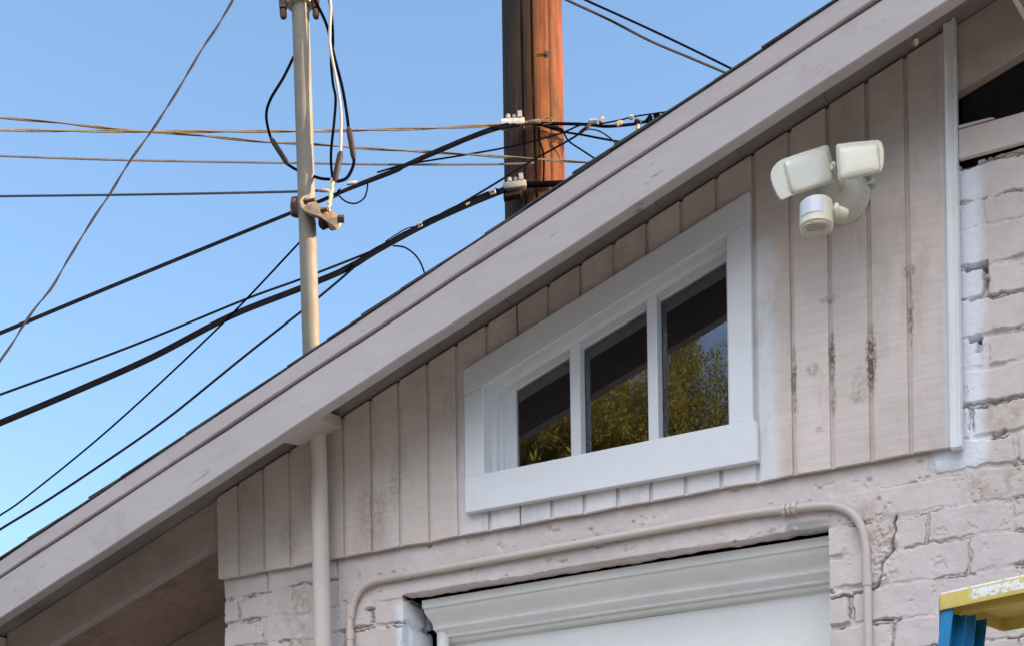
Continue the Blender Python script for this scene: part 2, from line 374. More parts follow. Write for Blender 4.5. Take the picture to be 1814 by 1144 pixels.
def mat_blocker_hill():
    s = NT('blocker_hillside'); c = s.mix(s.ramp(s.noise(.25, 6, .7), .35, .65), (.035, .045, .018), (.085, .075, .04)); return s.done(c, .9, s.bump(s.noise(1.2, 5), .8, .5), spec=.1)
h_ = finish('sky_blocker_hills', bm, mat_blocker_hill(), None, 60); h_['kind'] = 'structure'; h_['label'] = 'low dark hillside added behind the camera to block low sky light'

# ================================================================== numpy noise and the brick relief
LAT = rng.random((256, 256))
def vnoise(x, z, s, off=0.0):
    x = x * s + off * 17.3; z = z * s + off * 9.1; xi = np.floor(x).astype(int); zi = np.floor(z).astype(int)
    fx = x - xi; fz = z - zi; fx = fx * fx * fx * (fx * (6 * fx - 15) + 10); fz = fz * fz * fz * (fz * (6 * fz - 15) + 10)
    a = LAT[xi % 256, zi % 256]; b = LAT[(xi + 1) % 256, zi % 256]; c = LAT[xi % 256, (zi + 1) % 256]; d = LAT[(xi + 1) % 256, (zi + 1) % 256]
    return (a * (1 - fx) + b * fx) * (1 - fz) + (c * (1 - fx) + d * fx) * fz - .5
def fbm(x, z, s, o=4, off=0.0, g=.55):
    t = 0; a = 1.0
    for i in range(o): t = t + a * vnoise(x, z, s, off + i * 3.7); s *= 2.03; a *= g
    return t
def sstep(a, b, v):
    t = np.clip((v - a) / (b - a), 0, 1); return t * t * (3 - 2 * t)
BED = [3.60, 3.512, 3.421, 3.351, 3.259, 3.177, 3.080, 3.004, 2.916, 2.833, 2.755, 2.669, 2.590, 2.500, 2.410]
while BED[-1] > -.1: BED.append(BED[-1] - .0845)
BED = np.array(BED[::-1])
JX = {}                                              # one upright joint of each course
for i in range(len(BED) - 1):
    k = len(BED) - 2 - i                             # course counted from the top
    JX[i] = (2.42, 2.318)[k % 2] if k < 8 else (2.378, 2.277)[k % 2 == 1]
JX[len(BED) - 2 - 8] = 2.483 - .105; JX[len(BED) - 2 - 9] = 2.276; JX[len(BED) - 2 - 10] = 2.373; JX[len(BED) - 2 - 11] = 2.264; JX[len(BED) - 2 - 12] = 2.155
CRACK = np.array([(2.190, 2.668), (2.181, 2.654), (2.184, 2.632), (2.176, 2.607), (2.173, 2.582), (2.160, 2.572), (2.152, 2.562), (2.151, 2.536), (2.146, 2.508), (2.138, 2.500), (2.127, 2.493), (2.07, 2.486), (2.012, 2.484)])
def segdist(x, z, P):
    d = np.full(x.shape, 9.)
    for (ax, az), (bx, bz) in zip(P[:-1], P[1:]):
        t = np.clip(((x - ax) * (bx - ax) + (z - az) * (bz - az)) / ((bx - ax) ** 2 + (bz - az) ** 2), 0, 1)
        d = np.minimum(d, np.hypot(x - ax - t * (bx - ax), z - az - t * (bz - az)))
    return d
def relief(u, z):
    """outward height (m) of the painted brickwork at u (metres along the wall) and z"""
    wu = u + fbm(u, z, 9, 3, 1) * .012 + fbm(u, z, 60, 2, 2) * .005
    wz = z + fbm(u, z, 7, 3, 5) * .010 + fbm(u, z, 55, 3, 6) * .006
    ci = np.clip(np.searchsorted(BED, wz) - 1, 0, len(BED) - 2)
    z0 = BED[ci]; z1 = BED[ci + 1]; dz = np.minimum(wz - z0, z1 - wz)
    off = np.array([JX[i] for i in range(len(BED) - 1)])[ci]
    L = .2085; q = (wu - off) / L; bi = np.floor(q).astype(int); fx = (q - bi) * L; dx = np.minimum(fx, L - fx)
    hsh = LAT[(bi * 7 + ci * 13) % 256, (ci * 5 + bi * 3) % 256]; hs2 = LAT[(bi * 11 + ci * 3) % 256, (ci * 17 + bi) % 256]
    open_ = np.clip(.40 + fbm(u, z, 6, 3, 8) * 1.7, 0, 1)          # how much mortar is missing
    fill = np.exp(-((u - 2.37) / .17) ** 2 - ((z - 2.64) / .15) ** 2) + .6 * np.exp(-((u - .58) / .1) ** 2 - ((z - 2.66) / .07) ** 2)      # thick old paint
    open_ = open_ * (1 - .75 * np.clip(fill, 0, 1))
    jw = .0022 + .0048 * open_
    d = np.minimum(dz, dx); r = .0034
    ed = sstep(0, r, d - jw)                                       # rounded arris
    h = -(1 - ed) * (.0010 + .0095 * open_ ** 2.4)
    h += (hsh - .5) * .0035 * ed + fbm(u, z, 11, 4, 9) * .0026 + fbm(u, z, 120, 3, 10) * .0018 * (1.25 - ed)
    h += (fx / L - .5) * (hs2 - .5) * .006 * ed
    tv = d - jw * .7 + fbm(u, z, 45, 3, 12) * .0035
    gate = sstep(.44, .58, .5 + fbm(u, z, 11, 4, 21) * 1.3) * (1 - .8 * np.clip(fill, 0, 1))
    h = h - .015 * np.exp(-(tv / (.0009 + .0010 * gate * open_)) ** 2) * gate                       # splits along the joints
    flake = sstep(.30, .34, fbm(u, z, 24, 4, 33, .6)) * sstep(.0, .25, fbm(u, z, 3.3, 2, 34)); h = h - .0022 * flake   # paint lost in flakes
    pit = sstep(.42, .48, vnoise(u + fbm(u, z, 90, 2, 37) * .006, z, 70, 35)) * sstep(.12, .3, fbm(u, z, 5, 2, 36)); h = h - .003 * pit
    # plastered lintel
    ml = sstep(.462, .466, u) * (1 - sstep(2.262, 2.268, u + fbm(u, z, 30, 3, 3) * .006)) * sstep(2.674 - .002, 2.678, z) * (1 - sstep(2.895, 2.90, z))
    mr = (u > 2.03)
    lowr = np.where(mr, 2.747, 2.672) + fbm(u, z, 26, 3, 4) * np.where(mr, .010, .003)
    ml = ml * sstep(0, .004, z - lowr)
    hl = .001 + fbm(u, z, 4, 4, 13) * .003 + fbm(u, z, 60, 3, 14) * .0011
    pk = np.clip(fbm(u, z, 38, 2, 15) - .38, 0, 1) * .03; hl = hl - pk
    h = h * (1 - ml) + hl * ml
    m2 = sstep(.462, .47, u) * (1 - sstep(.70, .72, u)) * sstep(2.661, 2.668, z + fbm(u, z, 40, 2, 4) * .006) * (1 - sstep(2.895, 2.90, z)); h = h * (1 - m2) + hl * m2
    ve = np.abs(u - .4615 - fbm(u, z, 20, 2, 2) * .004); h = np.where((ve < .0022) & (z > 2.67) & (z < 2.83), h - .010, h)
    # smooth coat right of the doorway, and the broken mortar with the crack
    mp = sstep(2.0, 2.03, u) * (1 - sstep(2.25, 2.27, u)) * sstep(2.672, 2.68, z) * (1 - sstep(2.742, 2.752, z)); h = h * (1 - mp) + (hl + .001) * mp
    rg = np.exp(-(((u - 2.155) / .035) ** 2 + ((z - 2.585) / .085) ** 2) ** 2)
    h = h * (1 - rg) + rg * (-.003 + np.abs(fbm(u, z, 34, 4, 16, .6)) * .022 - .003)
    dc = segdist(u + fbm(u, z, 60, 2, 5) * .006, z + fbm(u, z, 60, 2, 7) * .006, CRACK); h = h - .022 * (1 - sstep(.0012, .0042, dc))
    ch = np.exp(-(((u - 2.175) / .012) ** 2 + ((z - 2.592) / .012) ** 2)); h = h - .016 * ch
    # deep open joints by the white trim
    for (ax, ex, az, ez) in ((2.412, 2.424, 3.19, 3.262), (2.368, 2.424, 3.250, 3.262), (2.395, 2.408, 3.045, 3.082), (2.374, 2.408, 3.073, 3.082),   (2.362, 2.40, 3.508, 3.524),   (.583, .592, 2.61, 2.64), (.565, .60, 2.645, 2.652)):
        u_, z_ = u + fbm(u, z, 50, 3, 51) * .008, z + fbm(u, z, 50, 3, 52) * .006
        s_ = sstep(ax - .004, ax + .003, u_) * (1 - sstep(ex - .003, ex + .004, u_)) * sstep(az - .004, az + .002, z_) * (1 - sstep(ez - .002, ez + .004, z_)); h = h - .024 * s_
    return h
XL, YF = .022, .022
DX0, DX1, DZ = .700, 2.012, 2.674                    # garage doorway
def brick_grid(us, zs, keep):
    U, Z = np.meshgrid(us, zs, indexing='ij'); h = relief(U, Z)
    X = np.where(U >= 0, XL + U, XL - h); 
    H = relief(U + XL, Z); X = np.where(U >= 0, XL + U, XL - H); Y = np.where(U >= 0, YF - H, YF - U)
    # round the outer arris of the wall
    c = (U >= 0) & (U < .02); X = np.where(c, X - H * (1 - U / .02), X)
    # round the doorway arrises a little
    V = np.stack([X, Y, Z], -1).reshape(-1, 3); nu, nz = U.shape
    i, k = np.meshgrid(np.arange(nu - 1), np.arange(nz - 1), indexing='ij')
    uc = (us[i] + us[i + 1]) / 2 + XL; zc = (zs[k] + zs[k + 1]) / 2; kk = keep(uc, zc)
    a = (i * nz + k)[kk]; b = ((i + 1) * nz + k)[kk]; c_ = ((i + 1) * nz + k + 1)[kk]; d = (i * nz + k + 1)[kk]
    return V, np.stack([a, b, c_, d], -1)
def grid_mesh(name, parts):
    vs, fs, n = [], [], 0
    for V, Fq in parts:
        vs.append(V); fs.append(Fq + n); n += len(V)
    V = np.concatenate(vs); Fq = np.concatenate(fs)
    me = bpy.data.meshes.new(name); me.vertices.add(len(V)); me.vertices.foreach_set('co', V.astype(np.float32).ravel())
    me.loops.add(Fq.size); me.loops.foreach_set('vertex_index', Fq.astype(np.int32).ravel())
    me.polygons.add(len(Fq)); me.polygons.foreach_set('loop_start', np.arange(0, Fq.size, 4, dtype=np.int32)); me.polygons.foreach_set('loop_total', np.full(len(Fq), 4, np.int32))
    me.update(calc_edges=True); me.validate(); return me
def door(u, z): return (u > DX0) & (u < DX1) & (z < DZ)
def snap(a, v):
    i = np.argmin(np.abs(a - v)); a[i] = v; return a
us = np.concatenate([np.linspace(-.25, -.006, 60), np.arange(0, 2.60, .0019)])
us = snap(snap(us, DX0 - XL), DX1 - XL)
zs = np.arange(2.30, 2.8399, .0019); zs = snap(zs, DZ); zs[-1] = 2.84
p1 = brick_grid(us, zs, lambda u, z: ~door(u, z))
usb = us[us > 2.29]; zsb = np.arange(2.84, 3.520, .0019); zsb[-1] = 3.519
p1b = brick_grid(usb, zsb, lambda u, z: z > 0)
us2 = np.concatenate([np.linspace(-.25, -.012, 12), np.arange(0, 2.60, .012)]); us2 = snap(snap(us2, DX0 - XL), DX1 - XL); us2[-1] = us[-1]
zs2 = np.linspace(0, 2.30, 210)
p2 = brick_grid(us2, zs2, lambda u, z: ~door(u, z))
us3 = np.arange(us[-1], 6.38, .016); zs3 = np.arange(0, 3.52, .016); zs3[-1] = 3.519
p3 = brick_grid(us3, zs3, lambda u, z: z < 10)
# jamb and lintel returns of the doorway, with the same relief
def jamb(x, sgn):
    ys = np.linspace(0, .17, 34); zz = np.arange(1.2, DZ + .001, .006); zz[-1] = DZ
    Yv, Zv = np.meshgrid(ys, zz, indexing='ij'); h = relief(Yv + 3.3 + x, Zv) * .8; h0 = relief(np.full_like(Zv, x), Zv)
    t = np.clip(1 - Yv / .02, 0, 1); X = x + sgn * (h * (1 - t)); Y = YF + Yv - h0 * t
    n = len(zz); i, k = np.meshgrid(np.arange(len(ys) - 1), np.arange(n - 1), indexing='ij')
    a = i * n + k; q = np.stack([a, a + n, a + n + 1, a + 1], -1).reshape(-1, 4)
    return np.stack([X, Y, Zv], -1).reshape(-1, 3), q
def soffit():
    ys = np.linspace(0, .052, 14); xx = np.arange(DX0, DX1, .006); xx[-1] = DX1
    Yv, Xv = np.meshgrid(ys, xx, indexing='ij'); h0 = relief(Xv, np.full_like(Xv, DZ)); t = np.clip(1 - Yv / .02, 0, 1)
    Z = DZ + fbm(Xv, Yv, 30, 3, 2) * .004 * (1 - t); Y = YF + Yv - h0 * t; n = len(xx)
    i, k = np.meshgrid(np.arange(len(ys) - 1), np.arange(n - 1), indexing='ij'); a = i * n + k
    return np.stack([Xv, Y, Z], -1).reshape(-1, 3), np.stack([a, a + n, a + n + 1, a + 1], -1).reshape(-1, 4)

garage = thing('garage', (0, 0, 0), 'mauve painted garage gable of brick and grooved siding with a white trapezoid window', 'garage')
bw = link('brick_wall', grid_mesh('brick_wall', [p1, p1b, p2, p3, jamb(DX0, 1), jamb(DX1, -1), soffit()]), MT['brick'], garage, 180)

# inner shell: keeps the inside dark and gives the garage its depth
RIDGE = 3.20
def roofz(x, z0=3.08): return z0 + (x if x <= RIDGE else 2 * RIDGE - x) / 3
bm = bmesh.new()
D = 6.0
add_box(bm, .06, .20, .30, D, 0, 3.0); add_box(bm, 6.20, 6.34, .06, D, 0, 3.0)
add_prism(bm, [(.06, 0), (6.34, 0), (6.34, 3.04), (3.2, 4.08), (.06, 3.04)], D, D + .14)
add_box(bm, .10, 6.3, .03, .29, 2.0, 2.70) if False else None
finish('side_wall', bm, MT['rafter'], garage)
bm = bmesh.new()                                      # sheathing behind the siding, open where the window is
WX0, WX1 = 1.01, 1.76
add_prism(bm, [(.05, 2.72), (1.0, 2.72), (1.0, 3.39), (.05, 3.075)], .040, .052)
add_prism(bm, [(1.775, 2.72), (2.355, 2.72), (2.355, 3.84), (1.775, 3.648)], .040, .052)
add_prism(bm, [(1.0, 2.72), (1.775, 2.72), (1.775, 2.95), (1.0, 2.95)], .040, .052)
add_prism(bm, [(1.0, 3.24), (1.775, 3.50), (1.775, 3.648), (1.0, 3.39)], .040, .052)
add_prism(bm, [(2.364, 3.50), (6.2, 3.50), (3.2, 4.07), (2.364, 3.80)], .058, .070)  # near-black sheet added behind the attic opening, stands for the shade inside
finish('sheathing_dark_backing', bm, MT['dark'], garage)

# ------------------------------------------------------------------ siding
S = .1016
def siding():
    bm = bmesh.new(); xs = [(.017, 0.0)]
    for k in range(1, 23):
        x = k * S + random.uniform(-.0012, .0012); wd = .0052 if k != 11 else .0018; dp = .0085 if k != 11 else .013
        xs += [(x - wd - .0012, 0), (x - wd, dp), (x + wd, dp), (x + wd + .0012, 0)]
    xs.append((2.334, 0)); xs.append((1.7605, 0)); xs.append((1.0095, 0)); xs.sort(key=lambda q: q[0]); top = lambda x: 3.0715 + x / 3
    zb = 2.8155
    def hole(x0, x1): return x0 > 1.005 and x1 < 1.765
    cols = []
    for i, (x, y) in enumerate(xs):
        drop = .0 + (.0015 * math.sin(x * 37))
        cols.append((x, y, zb + drop, top(x)))
    def strip(a, b, z0a, z1a, z0b, z1b, n=1):
        v = [bm.verts.new((a[0], a[1], z0a)), bm.verts.new((b[0], b[1], z0b)), bm.verts.new((b[0], b[1], z1b)), bm.verts.new((a[0], a[1], z1a))]; bm.faces.new(v)
    for a, b in zip(cols, cols[1:]):
        if hole(a[0], b[0]):
            strip(a, b, a[2], 2.94, b[2], 2.94); lo = lambda x: 3.245 + (x - 1.01) * .3375
            strip(a, b, lo(a[0]), a[3], lo(b[0]), b[3])
        else: strip(a, b, a[2], a[3], b[2], b[3])
        # bottom edge of the panel
        v = [bm.verts.new((a[0], a[1], a[2])), bm.verts.new((a[0], .0155, a[2])), bm.verts.new((b[0], .0155, b[2])), bm.verts.new((b[0], b[1], b[2]))]; bm.faces.new(v)
    a = cols[0]; v = [bm.verts.new((a[0], 0, a[2])), bm.verts.new((a[0], 0, a[3])), bm.verts.new((a[0], .0155, a[3])), bm.verts.new((a[0], .0155, a[2]))]; bm.faces.new(v)
    bmesh.ops.remove_doubles(bm, verts=bm.verts[:], dist=1e-5)
    return finish('siding', bm, MT['siding'], garage)
siding()

# ------------------------------------------------------------------ roof: barge boards, deck, rafters, shingles
EV = -1.0
def rake_board(name, y0, y1, lo, hi, mat, x0=EV, x1=RIDGE, wob=.0015, seed=1, bev=.003):
    rnd = random.Random(seed); n = 26; bm = bmesh.new(); rows = []
    for i in range(n + 1):
        x = x0 + (x1 - x0) * i / n; o = [rnd.uniform(-wob, wob) for _ in range(3)]
        zl, zh = lo(x) + o[0], hi(x) + o[1]; yy = y0 + o[2] * .8
        rows.append([bm.verts.new(q) for q in ((x, y1, zl), (x, yy + bev, zl), (x, yy, zl + bev), (x, yy, zh - bev), (x, yy + bev, zh), (x, y1, zh))])
    for a, b in zip(rows, rows[1:]):
        for k in range(6):
            bm.faces.new((a[k], b[k], b[(k + 1) % 6], a[(k + 1) % 6]))
    bm.faces.new(rows[0]); bm.faces.new(rows[-1][::-1])
    return finish(name, bm, mat, garage, 35)
rake_board('barge_board', -.300, -.262, lambda x: 2.927 + .3345 * x, lambda x: 3.0485 + .3267 * x, MT['barge'], seed=3)
rake_board('barge_trim', -.305, -.264, lambda x: 3.0545 + .3267 * x, lambda x: 3.1050 + .3285 * x, MT['barge_up'], seed=5)
# far slope
mir = lambda f: (lambda x: f(2 * RIDGE - x))
rake_board('barge_board', -.300, -.262, mir(lambda x: 2.927 + .3345 * x), mir(lambda x: 3.0485 + .3267 * x), MT['barge'], RIDGE, 2 * RIDGE - EV, seed=7)
rake_board('barge_trim', -.305, -.264, mir(lambda x: 3.0545 + .3267 * x), mir(lambda x: 3.1050 + .3285 * x), MT['barge_up'], RIDGE, 2 * RIDGE - EV, seed=8)
bm = bmesh.new()                                      # roof boards
z1 = lambda x: 3.081 + x / 3
for k in range(18):                                   # boards laid across the rafters
    xa = EV + (RIDGE - EV) * k / 18 + .0015; xb = EV + (RIDGE - EV) * (k + 1) / 18
    for s_ in (0, 1):
        A, B = (xa, xb) if not s_ else (2 * RIDGE - xb, 2 * RIDGE - xa)
        zA, zB = roofz(A, 3.081), roofz(B, 3.081)
        if k == 17 and not s_: B = RIDGE - .001
        if k == 17 and s_: A = RIDGE + .001
        add_hex(bm, [Vector(q) for q in ((A, -.2615, zA), (B, -.2615, zB), (B, D + .3, zB), (A, D + .3, zA), (A, -.2615, zA + .016), (B, -.2615, zB + .016), (B, D + .3, zB + .016), (A, D + .3, zA + .016))])
finish('roof_deck', bm, MT['deck'], garage)
for i, y in enumerate((.0165, .655, 1.29, 1.93, 2.57, 3.2, 3.84, 4.48, 5.12, 5.7)):
    bm = bmesh.new(); zt = 3.0795; zb = 2.936 if i == 0 else 2.925
    for s_ in (0, 1):
        xs_ = [(-.945, None), (.0, None), (1.6, None), (RIDGE - .02, None)]
        f = (lambda x: x) if not s_ else (lambda x: 2 * RIDGE - x)
        lo = lambda x: zb + x * (.3333 - .0095 * (i == 0))
        poly = [(f(x), lo(x)) for x in (-.945, 0, 1.6, RIDGE - .02)] + [(f(RIDGE - .02), zt + (RIDGE - .02) / 3), (f(-.945), zt - .945 / 3)]
        if s_: poly = poly[::-1]
        add_prism(bm, poly, y, y + .038)
    bevel_all(bm, .004, 2) if i < 2 else None
    finish('rafter', bm, MT['rafter'], garage)
bm = bmesh.new(); add_box(bm, -.985, -.95, -.2615, D + .3, 2.56, 2.752); bevel_all(bm, .003, 1); finish('eave_fascia', bm, MT['rafter'], garage)
bm = bmesh.new()                                       # shingle courses
EXP = .1365; slope = math.atan(1 / 3); cs, sn = math.cos(slope), math.sin(slope)
for side in (0, 1):
    L = (RIDGE - EV) / cs; n = int(L / EXP) + 1
    for k in range(n):
        a = k * EXP - .02 + random.uniform(-.008, .008); b = min(a + EXP * 1.9, L + .01); ov = random.uniform(-.004, .006)
        y0 = -.308 + ov * .6; lift = .0025 + random.uniform(-.0012, .002) + (.0045 if random.random() < .3 else 0)
        def pt(s_, h, y):
            x = EV + s_ * cs - h * sn; z = 3.1050 + .3285 * EV + .001 + s_ * sn * .985 + h * cs
            if side: x = 2 * RIDGE - x
            return Vector((x, y, z))
        c = [pt(a, lift, y0), pt(b, .0, y0), pt(b, .0, D + .3), pt(a, lift, D + .3), pt(a, lift + .0042, y0), pt(b, .004, y0), pt(b, .004, D + .3), pt(a, lift + .0042, D + .3)]
        if side: c = [c[1], c[0], c[3], c[2], c[5], c[4], c[7], c[6]]
        add_hex(bm, c)
finish('shingles', bm, MT['shingle'], garage)
# lookout block through which the mast passes, and small blocks
bm = bmesh.new()
lk = [PY(499, 783, -.255), PY(560, 741, -.255), PY(604, 757, -.012), PY(544, 792, -.012)]
up = Vector((0, 0, .035)); add_hex(bm, [q for q in lk] + [q + up for q in lk]); bmesh.ops.recalc_face_normals(bm, faces=bm.faces[:]); bevel_all(bm, .002, 1)
finish('lookout_block', bm, MT['board'], garage)
bm = bmesh.new(); q = [PY(1793, 0, -.10), PY(1800, -6, -.10), PY(1832, 46, -.02), PY(1822, 52, -.02)]
add_hex(bm, [p for p in q] + [p + Vector((0, .03, .035)) for p in q]); bmesh.ops.recalc_face_normals(bm, faces=bm.faces[:]); finish('brace', bm, MT['plastic'], garage)

# ------------------------------------------------------------------ corner trim and frieze board, right of the siding
bm = bmesh.new(); prof = [(2.3335, .012), (2.3335, -.0185), (2.3365, -.0205), (2.3395, -.0185), (2.3410, -.0150), (2.3455, -.0150), (2.3470, -.0165), (2.3505, -.0165), (2.3520, -.0150), (2.3550, -.0150), (2.3565, -.020), (2.3595, -.020), (2.361, -.017), (2.361, .012)]
zb = 2.806; A = [bm.verts.new((x, y, zb)) for x, y in prof]; B = [bm.verts.new((x, y, 3.078 + x / 3)) for x, y in prof]
for i in range(len(prof) - 1): bm.faces.new((A[i], A[i + 1], B[i + 1], B[i]))
bm.faces.new(A[::-1]); bm.faces.new(B); finish('corner_trim', bm, MT['trim'], garage, 40)
bm = bmesh.new(); add_box(bm, 2.3615, 6.3, .003, .020, 3.5235, 3.597); bevel_all(bm, .003, 2); finish('frieze_board', bm, MT['board'], garage)
bm = bmesh.new(); add_prism(bm, [(2.362, 3.599), (2.45, 3.6005), (2.44, 3.604), (2.362, 3.6065)], .002, .022); finish('splinter', bm, MT['board'], garage)

# ------------------------------------------------------------------ window
CY = -.020                                             # casing front
win = bpy.data.objects.new('window', None); COL.objects.link(win); win.parent = garage; ORIG[win.name] = Vector((0, 0, 0)); win.empty_display_size = .1
def wpart(name, bm, mat, sm=None): return finish(name, bm, mat, win, sm)
def slab(poly, y0, y1, bev=.0025):
    bm = bmesh.new(); add_prism(bm, poly, y0, y1); bmesh.ops.recalc_face_normals(bm, faces=bm.faces[:]); bevel_all(bm, bev, 2); return bm
oT = lambda x: 3.2875 + (x - .9453) * .3290            # outer top
iT = lambda x: 3.2254 + (x - 1.0099) * .3375           # inner top
wpart('casing', slab([(.9475, 2.9725), (1.0105, 2.9725), (1.0105, iT(1.0105) - .0005), (.9475, 3.2255 - .014)], CY, -.001), MT['white'])
wpart('casing', slab([(.9460, 3.2125), (1.0105, iT(1.0105)), (1.7585, iT(1.7585)), (1.8245, iT(1.8245) + .004), (1.8245, oT(1.8245)), (.9460, oT(.9460))], CY - .0005, -.001), MT['white'])
wpart('casing', slab([(1.7590, 2.9725), (1.8250, 2.9725), (1.8250, iT(1.8250) + .0035), (1.7590, iT(1.7590) - .0005)], CY, -.001), MT['white'])
wpart('casing', slab([(.9480, 2.8690), (1.8365, 2.8615), (1.8365, 2.9630), (1.827, 2.9724), (1.7590, 2.9720), (.9480, 2.9720)], CY - .005, -.001), MT['white'])
GB = 2.955                                             # bottom of the recess, out of sight below the lower casing
def ring(name, o0, o1, y0, y1, mat=MT['white']):
    """frame between inset o0 (outside) and o1 (inside) of the opening"""
    bm = bmesh.new()
    def poly(o):
        p = o * .45; q = .0125 * min(1, o / .0165) + max(0, o - .0165) * .10 if o > 0 else o * .3
        return [(1.0105 + o, GB + o * .25), (1.7585 - p, GB + o * .25), (1.7585 - p, iT(1.7585 - p) - q), (1.0105 + o, iT(1.0105 + o) - q)]
    a, b = poly(o0), poly(o1)
    f0 = [bm.verts.new((x, y0, z)) for x, z in a]; f1 = [bm.verts.new((x, y0, z)) for x, z in b]; k0 = [bm.verts.new((x, y1, z)) for x, z in a]; k1 = [bm.verts.new((x, y1, z)) for x, z in b]
    for i in range(4):
        j = (i + 1) % 4
        bm.faces.new((f0[i], f0[j], f1[j], f1[i])); bm.faces.new((f1[i], f1[j], k1[j], k1[i])); bm.faces.new((k0[j], k0[i], k1[i], k1[j])); bm.faces.new((f0[j], f0[i], k0[i], k0[j]))
    bmesh.ops.bevel(bm, geom=[e for e in bm.edges if all(v in f1 for v in e.verts)], offset=.0015, segments=2, affect='EDGES')
    return wpart(name, bm, mat, 35)
ring('jamb', -.012, .0005, -.0005, .080)
ring('stop_bead', .0, .0165, .030, .079)
ring('stop_bead', .016, .0285, .048, .078)
ring('sash', .028, .066, .060, .082)
def glass_poly(x0, x1, y):
    o = .064; z = lambda x: iT(x) - .0150
    return [(x0, y, GB + .01), (x1, y, GB + .01), (x1, y, z(x1)), (x0, y, z(x0))]
MU = [(1.2655, 1.2965), (1.5045, 1.5345)]
for (a, b) in MU:
    bm = bmesh.new(); lo = GB + .012; z = lambda x: iT(x) - .0118
    add_prism(bm, [(a, lo), (b, lo), (b, z(b)), (a, z(a))], .033, .0695); bmesh.ops.recalc_face_normals(bm, faces=bm.faces[:]); bevel_all(bm, .002, 2)
    add_prism(bm, [(a + .004, lo), (b - .004, lo), (b - .004, z(b)), (a + .004, z(a))], .0702, .082)
    wpart('mullion', bm, MT['white'])
edges = [1.0765, MU[0][0] + .005, MU[0][1] - .005, MU[1][0] + .005, MU[1][1] - .005, 1.731]
for i in range(0, 6, 2):
    bm = bmesh.new(); bm.faces.new([bm.verts.new(p) for p in glass_poly(edges[i] - .003, edges[i + 1] + .001, .0698 + .0004 * i)]); wpart('glass_pane', bm, MT['glass'])

# ------------------------------------------------------------------ garage door: crown moulding, panel, stops
gd = bpy.data.objects.new('garage_door', None); COL.objects.link(gd); gd.parent = garage; ORIG[gd.name] = Vector((0, 0, 0)); gd.empty_display_size = .1
y0 = .072; zt = 2.6650
prof = [(.05, 0), (0, 0), (0, -.0235), (.0105, -.0240), (.0105, -.0295)] + [(.0115 + .052 * t - .010 * math.sin(2 * math.pi * t) * .55, -.0300 - .039 * t ** 1.2) for t in np.linspace(.04, 1, 24)]
prof += [(.0630, -.0695), (.0615, -.0720), (.0630, -.0760), (.0700, -.0775), (.0780, -.0800), (.0860, -.0850), (.0900, -.0900), (.0900, -.0950), (.1090, -.0955), (.1080, -.0985), (.1085, -.1035), (.1120, -.1060), (.1345, -.1065), (.1345, -.112), (.16, -.112), (.16, 0)]
bm = bmesh.new()
nx = 30; rows = []
for i in range(nx + 1):
    x = .7375 + (2.0115 - .7375) * i / nx; wv = .0012 * math.sin(x * 5 + 1)
    rows.append([bm.verts.new((x, y0 + py, zt + pz + wv)) for py, pz in prof])
for a, b in zip(rows, rows[1:]):
    for k in range(len(prof)): bm.faces.new((a[k], a[(k + 1) % len(prof)], b[(k + 1) % len(prof)], b[k]))
bm.faces.new(rows[0]); bm.faces.new(rows[-1][::-1]); bmesh.ops.recalc_face_normals(bm, faces=bm.faces[:])
finish('crown_moulding', bm, MT['door'], gd, 9)
bm = bmesh.new(); add_box(bm, .745, 2.0115, .208, .25, .02, 2.553); bevel_all(bm, .002, 1); finish('door_panel', bm, MT['door'], gd)
bm = bmesh.new(); add_lathe(bm, [(.018, 0), (.019, .02), (.019, 2.605), (.013, 2.622)], (.7545, .165, 0), (0, 0, 1), 16); finish('door_stop', bm, MT['door'], gd, 40)
bm = bmesh.new(); add_box(bm, .60, 2.12, .236, .26, 2.547, 2.84); finish('door_header', bm, MT['dark'], gd)

# ------------------------------------------------------------------ small debris under the eave
bm = bmesh.new(); c = PY(1622, 74, -.22); bmesh.ops.create_icosphere(bm, subdivisions=2, radius=.009, matrix=Matrix.Translation(c))
for v in bm.verts: v.co = c + (v.co - c) * random.uniform(.6, 1.25) * 1.0
o = finish('mud_nest', bm, MT['plate'], None, 60, c); tag(o, 'small tan mud nest stuck under the eave above the floodlight', 'nest')

